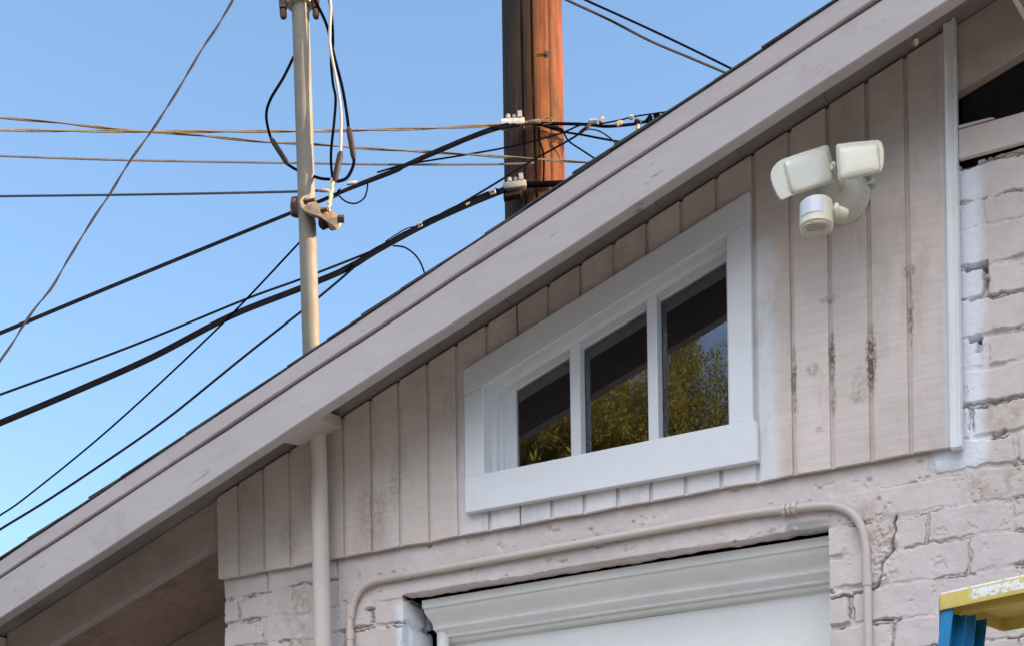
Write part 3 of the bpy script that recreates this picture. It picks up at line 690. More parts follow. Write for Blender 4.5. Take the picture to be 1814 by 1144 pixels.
# ================================================================== floodlight on the siding
fl = thing('floodlight', (2.087, 0, 3.496), 'cream twin floodlight with a motion sensor on the grooved siding', 'floodlight')
FR = RX.copy(); FU = (-DN).copy()
def rbox(bm, m, sx, sy, sz, bev, seg=4, front=None, back=1.0):
    """rounded box, local x wide, y deep (front = -y), z tall; front face bulged by front"""
    n = 8
    vs = {}
    def P(i, j, k):
        key = (i, j, k)
        if key not in vs:
            x = (i / n - .5); y = (j / 3 - .5); z = (k / n - .5)
            f = 1 - (1 - back) * (j / 3)
            yy = y * sy
            if front and j == 0: yy -= front * math.cos(x * math.pi * .92) ** .7 * math.cos(z * math.pi * .92) ** .7 if abs(x) < .5 and abs(z) < .5 else 0
            vs[key] = bm.verts.new(m @ Vector((x * sx * f, yy, z * sz * f)))
        return vs[key]
    for a in range(n):
        for b in range(n):
            bm.faces.new((P(a, 0, b), P(a + 1, 0, b), P(a + 1, 0, b + 1), P(a, 0, b + 1)))
            bm.faces.new((P(a, 3, b), P(a, 3, b + 1), P(a + 1, 3, b + 1), P(a + 1, 3, b)))
    for a in range(n):
        for j in range(3):
            bm.faces.new((P(a, j, 0), P(a, j + 1, 0), P(a + 1, j + 1, 0), P(a + 1, j, 0)))
            bm.faces.new((P(a, j, n), P(a + 1, j, n), P(a + 1, j + 1, n), P(a, j + 1, n)))
            bm.faces.new((P(0, j, a), P(0, j, a + 1), P(0, j + 1, a + 1), P(0, j + 1, a)))
            bm.faces.new((P(n, j, a), P(n, j + 1, a), P(n, j + 1, a + 1), P(n, j, a + 1)))
    bmesh.ops.recalc_face_normals(bm, faces=bm.faces[:])
    es = [e for e in bm.edges if e.calc_face_angle(0) > R_(50)]
    bmesh.ops.bevel(bm, geom=es, offset=bev, segments=seg, profile=.5, affect='EDGES', clamp_overlap=True)
def frame_from(p_c, right, up_):
    r = Vector(right).normalized(); u = Vector(up_); u = (u - r * u.dot(r)).normalized(); return basis(p_c, r, u.cross(r) * 1, u)   # y = into the scene
# wall cover: shallow dome
bm = bmesh.new(); c = Vector((2.078, -.001, 3.496))
add_lathe(bm, [(.064, 0), (.064, .008), (.0615, .013), (.059, .030), (.057, .052), (.052, .068), (.042, .079), (.026, .086), (0, .088)], c, (0, -1, 0), 40)
cov = finish('wall_cover', bm, MT['plastic'], fl, 40)
for a in (1.35, .55, -.25):
    bm = bmesh.new(); q = c + Vector((math.cos(a - math.pi / 2) * .0615, -.006, math.sin(a - math.pi / 2) * .0615)); add_box(bm, -.004, .004, -.005, .006, -.003, .006, Matrix.Translation(q) @ Matrix.Rotation(-(a - math.pi / 2), 4, 'Y'))
    finish('cover_tab', bm, MT['plastic'], fl)
bm = bmesh.new(); q = c + Vector((.063, -.012, .018)); add_tube(bm, [q - Vector((.012, 0, 0)), q + Vector((.012, -.004, .002))], .004, 10); add_lathe(bm, [(.0065, 0), (.0065, .004), (.004, .006)], q + Vector((.010, -.004, .002)), (1, -.2, 0), 12)
finish('screw', bm, MT['plastic'], fl, 40)
def corner_head(name, tl, tr, bl, z, mat, depth, bulge, bev, tilt):
    """lamp head whose face corners stand at the given photo points"""
    c = (PZ(*tr, z[1]) + PZ(*bl, z[2])) / 2
    r = PZ(*tr, z[1]) - PZ(*tl, z[0]); u = PZ(*tl, z[0]) - PZ(*bl, z[2])
    m = frame_from(c, r, u); bm = bmesh.new(); m2 = m @ Matrix.Translation((0, depth / 2, 0))
    rbox(bm, m2, r.length, depth, u.length, bev, 4, bulge, tilt)
    return bm, m, r.length, u.length
def lamp(outline, lensline, z, tilt, mat, lens, depth=.056, nm='lamp_head'):
    """outline of the head and of its diffuser as seen from the front, z the distance of its left and right ends"""
    x0 = min(p[0] for p in outline); x1 = max(p[0] for p in outline); cx = sum(p[0] for p in outline) / len(outline); cy = sum(p[1] for p in outline) / len(outline)
    zz = lambda x: z[0] + (z[1] - z[0]) * (x - x0) / (x1 - x0)
    ca, sa = math.cos(tilt), math.sin(tilt)
    def loop(P, k, kt, dz, cx=cx, cy=cy):
        o = []
        for x, y in P:
            a = (x - cx) * ca - (y - cy) * sa; b = (x - cx) * sa + (y - cy) * ca
            a *= k; b *= kt if b < 0 else k
            X, Y = cx + a * ca + b * sa, cy - a * sa + b * ca; o.append(bm.verts.new(PZ(X, Y, zz(X) + dz)))
        return o
    def skin(L):
        for a, b in zip(L, L[1:]):
            for k in range(len(a)): bm.faces.new((a[k], a[(k + 1) % len(a)], b[(k + 1) % len(a)], b[k]))
        bm.faces.new(L[0]); bm.faces.new(L[-1]); bmesh.ops.recalc_face_normals(bm, faces=bm.faces[:])
    def rounded(line, r):
        P = []; n = len(line)
        for i in range(n):
            a, b, c_ = [Vector(line[(i + q) % n]) for q in (-1, 0, 1)]; d1 = (a - b); d2 = (c_ - b); r1 = min(r, d1.length * .45); r2 = min(r, d2.length * .45); p = b + d1.normalized() * r1; q_ = b + d2.normalized() * r2
            for t in (0, .33, .67, 1): P.append(tuple(p * (1 - t) ** 2 + 2 * b * t * (1 - t) + q_ * t ** 2))
        return P
    outline = rounded(outline, 6)
    bm = bmesh.new(); L = [loop(outline, .84, .84, depth), loop(outline, .97, .97, depth * .62), loop(outline, 1, 1, depth * .32), loop(outline, 1, 1, .009), loop(outline, .985, .985, .003), loop(outline, .95, .95, 0.0)]; skin(L)
    o = finish(nm, bm, mat, fl, 40)
    lx = sum(p[0] for p in lensline) / len(lensline); ly = sum(p[1] for p in lensline) / len(lensline); P = []
    n = len(lensline)                                    # rounded, finely divided diffuser outline
    for i in range(n):
        a, b, c_ = [Vector(lensline[(i + q) % n]) for q in (-1, 0, 1)]; d1 = (a - b).normalized(); d2 = (c_ - b).normalized(); r = 9
        for t in (0, .25, .5, .75, 1): P.append(tuple((b + d1 * r) * (1 - t) ** 2 + 2 * b * t * (1 - t) + (b + d2 * r) * t ** 2))
        for t in (.25, .5, .75): P.append(tuple((b + d2 * r).lerp(c_ - d2 * r, t)))
    bm = bmesh.new(); L = [loop(P, 1, 1, .004, lx, ly), loop(P, 1, 1, -.001, lx, ly), loop(P, .985, .97, -.0045, lx, ly), loop(P, .955, .90, -.0080, lx, ly), loop(P, .91, .80, -.0108, lx, ly), loop(P, .85, .70, -.0124, lx, ly), loop(P, .60, .49, -.0138, lx, ly), loop(P, .30, .245, -.0146, lx, ly), loop(P, .05, .04, -.0148, lx, ly)]; skin(L)
    finish('diffuser', bm, lens, o, 50); return o
MT['lamp_lens'] = simple('frosted_diffuser', (.585, .588, .528), .2, 0, .03, 20, .02, .6); MT['lamp_lens_y'] = simple('yellowed_diffuser', (.645, .63, .53), .2, 0, .03, 20, .02, .6)
z0 = 3.75
lamp([(1382, 284), (1425, 269), (1467, 256), (1475, 288), (1482, 322), (1440, 335), (1401, 348), (1382, 357), (1373, 341), (1366, 324), (1364, 308), (1371, 294)],
     [(1388, 285), (1465, 259), (1479, 321), (1403, 345)], (3.665, 3.715), .31, MT['plastic'], MT['lamp_lens'])
lamp([(1480, 256), (1520, 251), (1559, 248), (1565, 258), (1567, 275), (1566, 292), (1562, 306), (1524, 315), (1485, 323), (1482, 290)],
     [(1482, 258), (1556, 250), (1561, 304), (1487, 320)], (3.665, 3.635), .09, MT['plastic_y'], MT['lamp_lens_y'])
bm = bmesh.new(); a = PZ(1474, 294, 3.70); add_tube(bm, [a, a + Vector((.006, .030, -.006)), Vector((2.085, -.045, 3.505))], .010, 12); add_lathe(bm, [(.005, 0), (.0065, .003), (.005, .006)], PZ(1474, 291, 3.685), RX, 14)
finish('knuckle', bm, MT['plastic'], fl, 50)
# motion sensor
sc_ = PZ(1444.5, 376, 3.66); sr = (RX * .93 + FW * -.30).normalized(); su = (-DN) + RX * -.02 + FW * .05
ms = frame_from(sc_, sr, su)
bm = bmesh.new()
def sensor_body(bm, m, R, h, bev, a0=-1.25, a1=1.25, n=16, d=.045):
    pts = [(R * math.sin(a), -R * math.cos(a) + R * .45) for a in np.linspace(a0, a1, n)]
    pts += [(pts[-1][0], d), (pts[0][0], d)]
    A = [bm.verts.new(m @ Vector((x, y, -h / 2))) for x, y in pts]; B = [bm.verts.new(m @ Vector((x, y, h / 2))) for x, y in pts]
    bm.faces.new(A[::-1]); bm.faces.new(B); k = len(pts)
    for i in range(k): bm.faces.new((A[i], A[(i + 1) % k], B[(i + 1) % k], B[i]))
    bmesh.ops.recalc_face_normals(bm, faces=bm.faces[:])
    es = [e for e in bm.edges if e.calc_face_angle(0) > R_(40)]; bmesh.ops.bevel(bm, geom=es, offset=bev, segments=3, affect='EDGES', clamp_overlap=True)
sensor_body(bm, ms, .041, .066, .005); sen = finish('motion_sensor', bm, MT['plastic_y'], fl, 40)
bm = bmesh.new(); sensor_body(bm, ms @ Matrix.Translation((-.001, -.0016, .0065)), .041, .038, .0015, -.86, .58); finish('sensor_lens', bm, MT['sensor_lens'], sen, 40)
bm = bmesh.new(); sensor_body(bm, ms @ Matrix.Translation((0, .004, -.0305)), .034, .0075, .001)
for i in range(5): add_box(bm, -.024, .024, -.016 + i * .008, -.013 + i * .008, -.0360, -.0345, ms)
finish('louvre', bm, simple('beige_louvre', (.46, .44, .38), .6, 0, .15, 60, .2), sen)
bm = bmesh.new(); add_tube(bm, [ms @ Vector((.020, .03, .010)), ms @ Vector((.048, .030, .012)), ms @ Vector((.066, .05, .012))], .0125, 14); add_lathe(bm, [(.012, 0), (.0155, .003), (.0155, .009), (.012, .012)], ms @ Vector((.042, .027, .012)), sr, 18)
finish('sensor_arm', bm, MT['plastic_y'], fl, 50)

# ================================================================== wall conduit round the doorway
cdt = thing('conduit', (.517, 0, 0), 'thin painted conduit arching round the top of the garage doorway', 'conduit')
pp = [(.517, 0.02), (.517, 1.2), (.517, 2.54), (.521, 2.625), (.534, 2.675), (.562, 2.710), (.607, 2.725), (.689, 2.727), (1.075, 2.731), (1.431, 2.735), (1.761, 2.737), (1.917, 2.729), (1.992, 2.725), (2.040, 2.715), (2.078, 2.691), (2.101, 2.654), (2.111, 2.609), (2.114, 2.551), (2.115, 2.342), (2.115, 1.2), (2.115, .02)]
def YC(x): return .007
bm = bmesh.new(); add_tube(bm, smooth_path([(x, YC(x), z) for x, z in pp], 8), .0108, 14); finish('pipe', bm, MT['pipe'], cdt, 60)
bm = bmesh.new()
for a, b, r in ((1.893, 1.903, .0165), (1.906, 1.917, .0150), (1.920, 1.932, .0165)):
    add_tube(bm, [(a, .007, 2.7302), (b, .007, 2.7295)], r, 8)
finish('coupling', bm, MT['pipe'], cdt, 30)
for x, z in ((.5175, 2.575), (2.1145, 2.515)):
    bm = bmesh.new(); add_tube(bm, [(x, .007, z - .016), (x, .007, z + .016)], .0128, 14); finish('coupling', bm, MT['pipe'], cdt, 30)

# ================================================================== service mast
YM = -.055
mast = thing('service_mast', (.455, YM, 0), 'grey galvanised electrical service mast rising through the roof edge', 'service mast')
def pm(x, y, yy=YM): return PY(x, y, yy)
a0 = pm(530.5, -40); a1 = pm(541.5, 300); a2 = pm(552.0, 640)
b0 = pm(560.5, 700); b1 = pm(563.5, 800); b2 = pm(572.3, 1144)
bm = bmesh.new(); dn_ = (b2 - b1).normalized()
low = b2 + dn_ * ((b2.z - .05) / -dn_.z)
add_tube(bm, [low, b2, b1, b0, a2, a1, a0], .0268, 22)
# separate material slots: bare upper length and painted lower length
mo = finish('pipe', bm, MT['mast'], mast, 60); mo.data.materials.append(MT['pipe'])
for p in mo.data.polygons:
    if p.center.z + ORIG['service_mast'].z < b0.z - .06: p.material_index = 1
bm = bmesh.new(); t0 = pm(531, 4)                                # weatherhead collar
ax = (a0 - a1).normalized(); add_lathe(bm, [(.030, -.035), (.040, -.032), (.043, -.020), (.043, .03), (.050, .05), (.060, .10), (.055, .16), (.03, .19), (.0, .20)], t0 + ax * .02, ax, 22)
wh = finish('weatherhead', bm, MT['alu'], mast, 40)
for sx, o in ((-1, .006), (1, .0)):
    bm = bmesh.new(); q = t0 + ax * .000 + RX * (sx * .050); add_tube(bm, [q - ax * .028 - FW * .01, q + ax * .018 - FW * .01], .0125, 8); add_lathe(bm, [(.008, 0), (.011, .004), (.011, .02), (.008, .026)], q - ax * .032 - FW * .012, -ax, 8); finish('collar_bolt', bm, MT['rust'], wh, 30)
# insulator bracket
br = pm(545, 362)
bx = RX; bz = -DN; by = FW
def bp(px, py, d=0.0):                                           # photo point at the mast distance plus d along the view
    zz = (br - CAM).dot(FW); return PZ(px, py, zz + d)
outline = [(536, 349), (543, 346), (556, 355), (566, 362), (571, 369), (583, 371), (591, 374), (598, 381), (601, 389), (600, 398), (594, 402), (582, 394), (566, 383), (552, 379), (540, 374), (533, 366), (531, 356)]
bm = bmesh.new(); fr_ = [bm.verts.new(bp(x, y, -.060)) for x, y in outline]; bk = [bm.verts.new(bp(x + 1, y + 6, .030 - .09 * 0 - .045)) for x, y in outline]
bm.faces.new(fr_); bm.faces.new(bk[::-1]); n = len(outline)
for i in range(n): bm.faces.new((fr_[i], bk[i], bk[(i + 1) % n], fr_[(i + 1) % n]))
bmesh.ops.recalc_face_normals(bm, faces=bm.faces[:]); brk = finish('insulator_bracket', bm, MT['plate'], mast, 30)
bm = bmesh.new(); add_tube(bm, [bp(541, 352, .03), bp(525, 358, .035), bp(519, 352, .005)], .006, 8); add_lathe(bm, [(.012, -.03), (.02, -.026), (.021, 0), (.018, .02), (.012, .026)], bp(526, 366, .03), (0, 0, 1), 14)
add_tube(bm, smooth_path([bp(521, 353, -.02), bp(518.5, 362, -.02), bp(521, 373, -.01), bp(530, 381, .0)], 4), .0055, 8)
finish('strap', bm, MT['rust'], brk, 40)
bm = bmesh.new()
for (xa, ya, xb, yb) in ((541, 357.5, 559, 353.5), (572, 374, 581, 370)):
    A_, B_ = bp(xa, ya, -.072), bp(xb, yb, -.10); add_tube(bm, [A_, B_], .0052, 8); add_lathe(bm, [(.010, 0), (.010, .008)], A_, (B_ - A_), 6)
add_lathe(bm, [(.011, 0), (.011, .02)], bp(598, 388, -.065), RX, 6)
finish('bracket_bolt', bm, MT['rust'], brk, 30)
bm = bmesh.new(); ax2 = (bp(590, 392) - bp(562, 392)).normalized()
add_lathe(bm, [(.014, 0), (.020, .004), (.026, .014), (.022, .022), (.018, .03), (.024, .040), (.022, .048), (.012, .052)], bp(565, 391, -.02), ax2 * 1.0 + DN * .12, 16)
finish('spool_insulator', bm, MT['porcelain'], brk, 50)
bm = bmesh.new(); add_tube(bm, smooth_path([bp(582, 394, -.03), bp(590, 404, -.03), bp(597, 403, -.03), bp(602, 396, -.03)], 5), .006, 8); finish('spool_hook', bm, MT['plate'], brk, 50)

# ================================================================== utility pole
ZP = 9.8
pc0 = PZ(942.0, 0, ZP); pc1 = PZ(949.2, 345, ZP)
pole = thing('utility_pole', (pc1.x, pc1.y, 0), 'tall wooden utility pole behind the roof, orange where the sun hits it', 'utility pole')
def pole_mesh():
    n = 176; bm = bmesh.new(); zs_ = [0, 1, 2, 3, 4] + list(np.arange(4.6, 9.0, .05)) + [10, 11.5]
    axis = (pc0 - pc1) / (pc0.z - pc1.z); rings = []
    for z in zs_:
        c = pc1 + axis * (z - pc1.z); r = .1985 - .0025 * (z - 6); ring = []
        for k in range(n):
            a = 2 * math.pi * k / n; wob = .004 * math.sin(3 * a + z * .5) + .003 * math.sin(7 * a + 1.3 * z)
            # season checks running up the pole
            for (ac, dp, wv, zlo, zhi) in ((-1.03, .040, .022, 5.65, 9.5), (-.90, .030, .020, 4.5, 5.9), (-1.46, .030, .03, 6.15, 9), (-.55, .008, .05, 5, 9), (-2.15, .012, .10, 4.5, 9.5), (-2.5, .008, .06, 5.2, 9), (1.2, .02, .1, 0, 11)):
                if zlo < z < zhi:
                    dd = (a - (ac % (2 * math.pi)) - .03 * math.sin(z * 1.7 + ac) + (.05 * (z - 5.9) if ac == -1.03 else 0)) ; dd = (dd + math.pi) % (2 * math.pi) - math.pi
                    wob -= dp * math.exp(-(dd / wv) ** 2)
            ring.append(bm.verts.new(c + Vector((math.cos(a), math.sin(a), 0)) * (r + wob)))
        rings.append(ring)
    for a, b in zip(rings, rings[1:]):
        for k in range(n): bm.faces.new((a[k], a[(k + 1) % n], b[(k + 1) % n], b[k]))
    bm.faces.new(rings[-1]); return bm
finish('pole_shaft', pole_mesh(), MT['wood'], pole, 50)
def zf(d=-.235): return ZP + d
# cable clamps bolted to the pole
for i, (px, py, ang) in enumerate(((908, 217, 4), (911, 328, 8))):
    bm = bmesh.new(); c = PZ(px, py, zf(-.24)); r = (RX * math.cos(R_(ang)) - DN * math.sin(R_(ang))).normalized(); m = frame_from(c, r, -DN)
    add_box(bm, -.075, .075, -.03, .04, -.030, .012, m); bevel_all(bm, .006, 2)
    cl = finish('cable_clamp', bm, MT['grill'] if i else MT['alu'], pole, 40)
    bm = bmesh.new()
    add_box(bm, .035, .062, -.036, .02, .012, .050, m); add_lathe(bm, [(.017, 0), (.017, .02), (.010, .03)], m @ Vector((-.025, -.015, .012)), m.to_3x3() @ Vector((0, 0, 1)), 8)
    add_lathe(bm, [(.012, 0), (.012, .02)], m @ Vector((.012, -.02, .012)), m.to_3x3() @ Vector((0, 0, 1)), 8); finish('clamp_bolt', bm, MT['cable_white'], cl, 40)
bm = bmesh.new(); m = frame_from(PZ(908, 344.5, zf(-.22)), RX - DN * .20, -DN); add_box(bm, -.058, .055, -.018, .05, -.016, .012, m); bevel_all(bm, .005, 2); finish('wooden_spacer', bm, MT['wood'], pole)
bm = bmesh.new(); add_tube(bm, smooth_path([PZ(955, 226, zf(-.20)), PZ(956, 250, zf(-.205)), PZ(963, 275, zf(-.205)), PZ(963, 322, zf(-.21))], 6), .006, 6); finish('ground_wire', bm, MT['cable'], pole)
bm = bmesh.new(); add_lathe(bm, [(.011, 0), (.011, .02)], PZ(967, 97, zf(-.185)), -FW, 6); add_lathe(bm, [(.022, 0), (.022, .006)], PZ(967, 97, zf(-.18)), -FW, 12); finish('pole_bolt', bm, MT['rust'], pole)

# ================================================================== cables
def wire(name, label, pts, z, px, mat, twist=0, cat='cable', group=None, parent=None, n=6, ratio=(1, 1)):
    """pts: photo points; z: distance along the view axis at both ends; px: width in photo pixels"""
    L = [0]
    for a, b in zip(pts, pts[1:]): L.append(L[-1] + math.hypot(b[0] - a[0], b[1] - a[1]))
    zz = [z[0] + (z[1] - z[0]) * l / L[-1] for l in L] if len(z) == 2 else z
    path = smooth_path([PZ(x, y, q) for (x, y), q in zip(pts, zz)], n)
    rad = lambda t: px * .5 * ((zz[0] + (zz[-1] - zz[0]) * t) / F_PX)
    bm = bmesh.new()
    if twist:
        # strands laid round each other
        fine = []; tot = sum((b - a).length for a, b in zip(path, path[1:])); steps = min(900, int(tot / (twist / 12)) + 2)
        cum = [0]
        for a, b in zip(path, path[1:]): cum.append(cum[-1] + (b - a).length)
        j = 0
        for i in range(steps + 1):
            d = tot * i / steps
            while j < len(cum) - 2 and cum[j + 1] < d: j += 1
            fine.append(path[j].lerp(path[j + 1], (d - cum[j]) / max(1e-9, cum[j + 1] - cum[j])))
        fr = frames(fine)
        for s_ in range(2):
            off = [p + (u * math.cos(2 * math.pi * tot * i / steps / twist + s_ * math.pi) + v * math.sin(2 * math.pi * tot * i / steps / twist + s_ * math.pi)) * rad(i / steps) * .5 for i, (p, (u, v)) in enumerate(zip(fine, fr))]
            add_tube(bm, off, lambda t: rad(t) * .56 * ratio[s_], 6)
    else:
        add_tube(bm, path, rad, 8)
    o = finish(name, bm, mat, parent, 60, None if parent else path[0])
    if not parent: tag(o, label, cat, group or {'overhead_cable': 'cables strung across the sky', 'service_conductor': 'conductors hanging from the service mast', 'drip_loop': 'small loops of cable', 'service_drop': 'service drop cables'}.get(name))
    return o
def fitting(name, parent, a, b, z, px, mat, seg=8):
    A_, B_ = PZ(*a, z), PZ(*b, z); bm = bmesh.new(); r = px * .5 * z / F_PX; d = (B_ - A_); L = d.length
    add_lathe(bm, [(r * .55, 0), (r, L * .12), (r, L * .88), (r * .55, L)], A_, d, seg); return finish(name, bm, mat, parent, 40)

W = {}
W['diag'] = wire('service_drop', 'twisted two strand wire slanting steeply across the far left of the sky', [(424, -25), (413, 0), (386, 46), (361, 83), (336, 125), (309, 170), (272, 228), (231.5, 284), (193, 347), (170, 380), (133, 440), (112, 475), (91, 511), (64, 544), (42, 575), (23, 606), (0, 639), (-25, 676)], (6.6, 5.4), 4.4, MT['cable_grey'], .42)
W['tan1'] = wire('overhead_cable', 'tan twisted cable dipping to the right as it passes before the utility pole', [(-40, 203), (0, 209), (96, 217), (193, 228), (270, 234), (347, 240), (475, 252.5), (552, 255.5), (650, 263.5), (781, 271), (893, 278.6), (1005, 286), (1060, 289)], (8.6, 9.45), 4.6, MT['cable_tan'], .8)
W['tan2'] = wire('overhead_cable', 'tan level cable ending at the upper clamp on the utility pole', [(-40, 230), (0, 231), (270, 233.6), (525, 232.8), (650, 230.8), (780, 227), (881, 222), (935, 217.5)], (8.4, 9.56), 5.4, MT['cable_tan'], .9)
W['grey1'] = wire('overhead_cable', 'thin dark cable running level just below the tan ones, ending mid pole', [(-40, 275), (0, 276.7), (231, 284.4), (528, 289.4), (700, 292), (897, 291.2), (946, 289)], (8.2, 9.58), 3.8, MT['cable_mid'])
W['grey2'] = wire('overhead_cable', 'lowest level grey cable, ending at a white connector on the service mast', [(-40, 349), (0, 348), (170, 346), (347, 343.4), (530, 339.6), (565, 338)], (5.6, 4.72), 4.2, MT['cable_mid'])
fitting('connector', W['grey2'], (564, 338), (584, 338.2), 4.71, 6.4, MT['cable_white'])
# black drop from the pole past the mast
W['drop'] = wire('service_drop', 'thick black cable from the upper pole clamp passing behind the service mast', [(-40, 605), (0, 589.7), (170, 519), (362, 440), (519, 376), (563, 358.5), (617, 335.7), (700, 304), (719, 293.5), (781, 267.5), (830, 246.5), (881, 228.5), (920, 221)], (6.2, 9.56), 6.6, MT['cable'])
wire('strand', None, [(606, 340), (640, 325), (700, 301), (780, 264.5), (860, 232), (900, 221)], (8.25, 9.52), 6, MT['cable'], parent=W['drop'])
fitting('splice_sleeve', W['drop'], (614, 327), (633, 322.5), 8.3, 5.5, MT['alu'])
W['loop1'] = wire('drip_loop', 'small black loop of cable hanging from the thick cable right of the mast', [(651.4, 325.7), (649.5, 340.4), (644, 352.6), (630.5, 360.6), (615, 358.7), (603, 349.7), (598, 341), (603, 335)], (8.3, 8.2), 2.8, MT['cable'])
W['fine'] = wire('overhead_cable', 'thin black cable rising from the thick cable to a splice right of the pole', [(668, 306), (719.5, 292), (820, 275.5), (893, 262.5), (950, 249), (997, 235.5), (1023, 224), (1036, 221)], (9.2, 9.5), 3.2, MT['cable'])
# big bundle
W['bund'] = wire('cable_bundle', 'thickest black cable bundle climbing across the sky to the lower pole clamp', [(-40, 766), (0, 748.7), (135, 692), (270, 632), (409, 559.8), (536, 509.5), (617, 475), (673, 441), (777, 386), (889, 338.5), (925, 329), (982, 326), (1010, 325)], (6.0, 7.0, 7.3, 7.7, 8.1, 8.5, 8.75, 8.95, 9.25, 9.55, 9.55, 9.58, 9.6) and (7.0, 7.1, 7.4, 7.7, 8.0, 8.35, 8.6, 8.8, 9.15, 9.55, 9.56, 9.58, 9.6), 10.5, MT['cable'])
wire('strand', None, [(-40, 763), (0, 745.5), (135, 689.2), (270, 629), (409, 557), (536, 506.5), (617, 471), (673, 437), (777, 381.5), (880, 335)], (6.96, 9.5), 5, MT['cable'], .5, parent=W['bund'])
for a, b in (((738, 401), (748, 397)), ((823, 362), (831, 357)), ((866, 343), (878, 339))):
    fitting('spacer_clip', W['bund'], a, b, 9.0 + (a[0] - 738) * .0035, 8, MT['grill'])
W['mess'] = wire('overhead_cable', 'straight black cable a little above the thickest bundle, merging with it', [(-40, 713), (0, 698.5), (231, 613.6), (432, 531.5), (536, 493.5), (656, 446.5), (700, 425)], (7.1, 8.85), 4.0, MT['cable'])
W['thinm'] = wire('overhead_cable', 'very thin wire tied along the top of the bundle left of the pole', [(683, 428), (700, 417), (721, 405), (744, 398.5), (800, 371), (829, 357.7), (870, 341), (893, 332)], (8.75, 9.5), 2.0, MT['cable'])
W['blue'] = wire('overhead_cable', 'thin black cable leaving the bundle and climbing across the pole to a splice', [(740, 401), (760, 392), (782, 379.5), (822, 358.6), (892, 316.6), (931, 292), (953, 279.3), (1006, 250), (1025, 238), (1042, 224)], (9.0, 9.5), 3.6, MT['cable'])
fitting('splice_sleeve', W['blue'], (1026, 237), (1046, 221), 9.5, 6.5, MT['porcelain'])
W['lowA'] = wire('overhead_cable', 'thin cable from the lower left rising to the back of the service mast', [(-30, 934), (0, 912), (46, 880), (193, 760), (386, 581), (521, 440), (540, 417)], (6.2, 4.85), 3.2, MT['cable'])
W['lowB'] = wire('overhead_cable', 'lowest thin cable, just above the roof edge, joining the thickest bundle', [(-30, 958), (0, 937), (92.6, 880), (230, 788), (297, 740), (339, 707), (440, 625), (536, 550), (590, 506), (636, 466)], (7.0, 8.6), 4.2, MT['cable'])
W['loop2'] = wire('drip_loop', 'black loop dropping from the bundle to the roof edge', [(696, 436), (704, 436.2), (717.7, 439), (733.4, 450), (744, 464), (751, 481), (754, 492)], (8.85, 8.85), 3.0, MT['cable'])
W['tr1'] = wire('overhead_cable', 'dark cable at the upper right sky, lower of two parallel ones', [(960, -24), (1003, 0), (1075, 33.5), (1151.6, 73), (1220, 102), (1279, 127), (1330, 149)], (8.2, 9.6), 4.2, MT['cable_grey'])
W['tr2'] = wire('overhead_cable', 'dark cable at the upper right sky, upper of two parallel ones', [(990, -24), (1036, 0), (1100, 29), (1163, 58), (1230, 90), (1291, 120), (1340, 145)], (8.2, 9.6), 3.8, MT['cable'])
# cables right of the pole
W['r1'] = wire('overhead_cable', 'thick black cable leaving the pole to the right behind the roof edge', [(930, 219), (980, 219.5), (1038, 221), (1075, 224.5), (1122, 220.5), (1145, 216), (1200, 207)], (9.56, 9.9), 5.4, MT['cable'])
W['r2'] = wire('overhead_cable', 'thin black wire arching above the thick cable right of the pole', [(1062, 220), (1070, 219), (1100, 213), (1115, 209), (1133, 205.5), (1158, 202), (1200, 196)], (9.6, 9.9), 2.8, MT['cable'])
W['r3'] = wire('overhead_cable', 'black wire sloping gently from the pole clamp down to the roof edge', [(952, 219), (967, 225), (998, 234), (1029, 239), (1060, 245), (1110, 254)], (9.56, 9.8), 3.6, MT['cable'])
W['r4'] = wire('drip_loop', 'black wire falling steeply from the pole clamp to the roof edge', [(958, 221), (971, 226), (994, 229), (1000, 238), (1008, 251), (1030, 266), (1053, 281), (1075, 295)], (9.56, 9.7), 3.0, MT['cable'])
W['r5'] = wire('drip_loop', 'thin grey wire curving from the splice down to the roof edge', [(1036, 232), (1044, 229.5), (1062, 233), (1083, 247), (1098, 264)], (9.6, 9.7), 2.6, MT['cable_grey'])
fitting('clamp', W['r1'], (1042, 217), (1058, 215), 9.6, 9, MT['cable_white'], 6)
fitting('clamp', W['r1'], (1063, 218), (1068, 208), 9.6, 8, MT['plate'], 6)
fitting('clamp', W['r1'], (1091, 221), (1102, 216.5), 9.62, 8, MT['plate'], 6)
fitting('clamp', W['r2'], (1114, 208), (1122, 209.5), 9.65, 8, MT['plate'], 6)
fitting('clamp', W['r1'], (1124, 214), (1136, 219), 9.65, 9, MT['porcelain'], 6)
fitting('clamp', W['r1'], (1131, 220), (1129, 231), 9.65, 6, MT['plate'], 6)
fitting('clamp', W['r1'], (1145, 217), (1154, 206), 9.68, 9, MT['cable'], 6)
fitting('clamp', W['r2'], (1158, 208), (1168, 202), 9.68, 8, MT['cable'], 6)
fitting('dead_end_grip', W['tan2'], (934, 218), (958, 215), 9.54, 8, MT['cable_tan'], 8)
wire('grip_loop', None, [(955, 216), (962, 211), (972, 209), (978, 214), (974, 219), (962, 221)], (9.5, 9.5), 2.2, MT['cable_tan'], parent=W['tan2'])

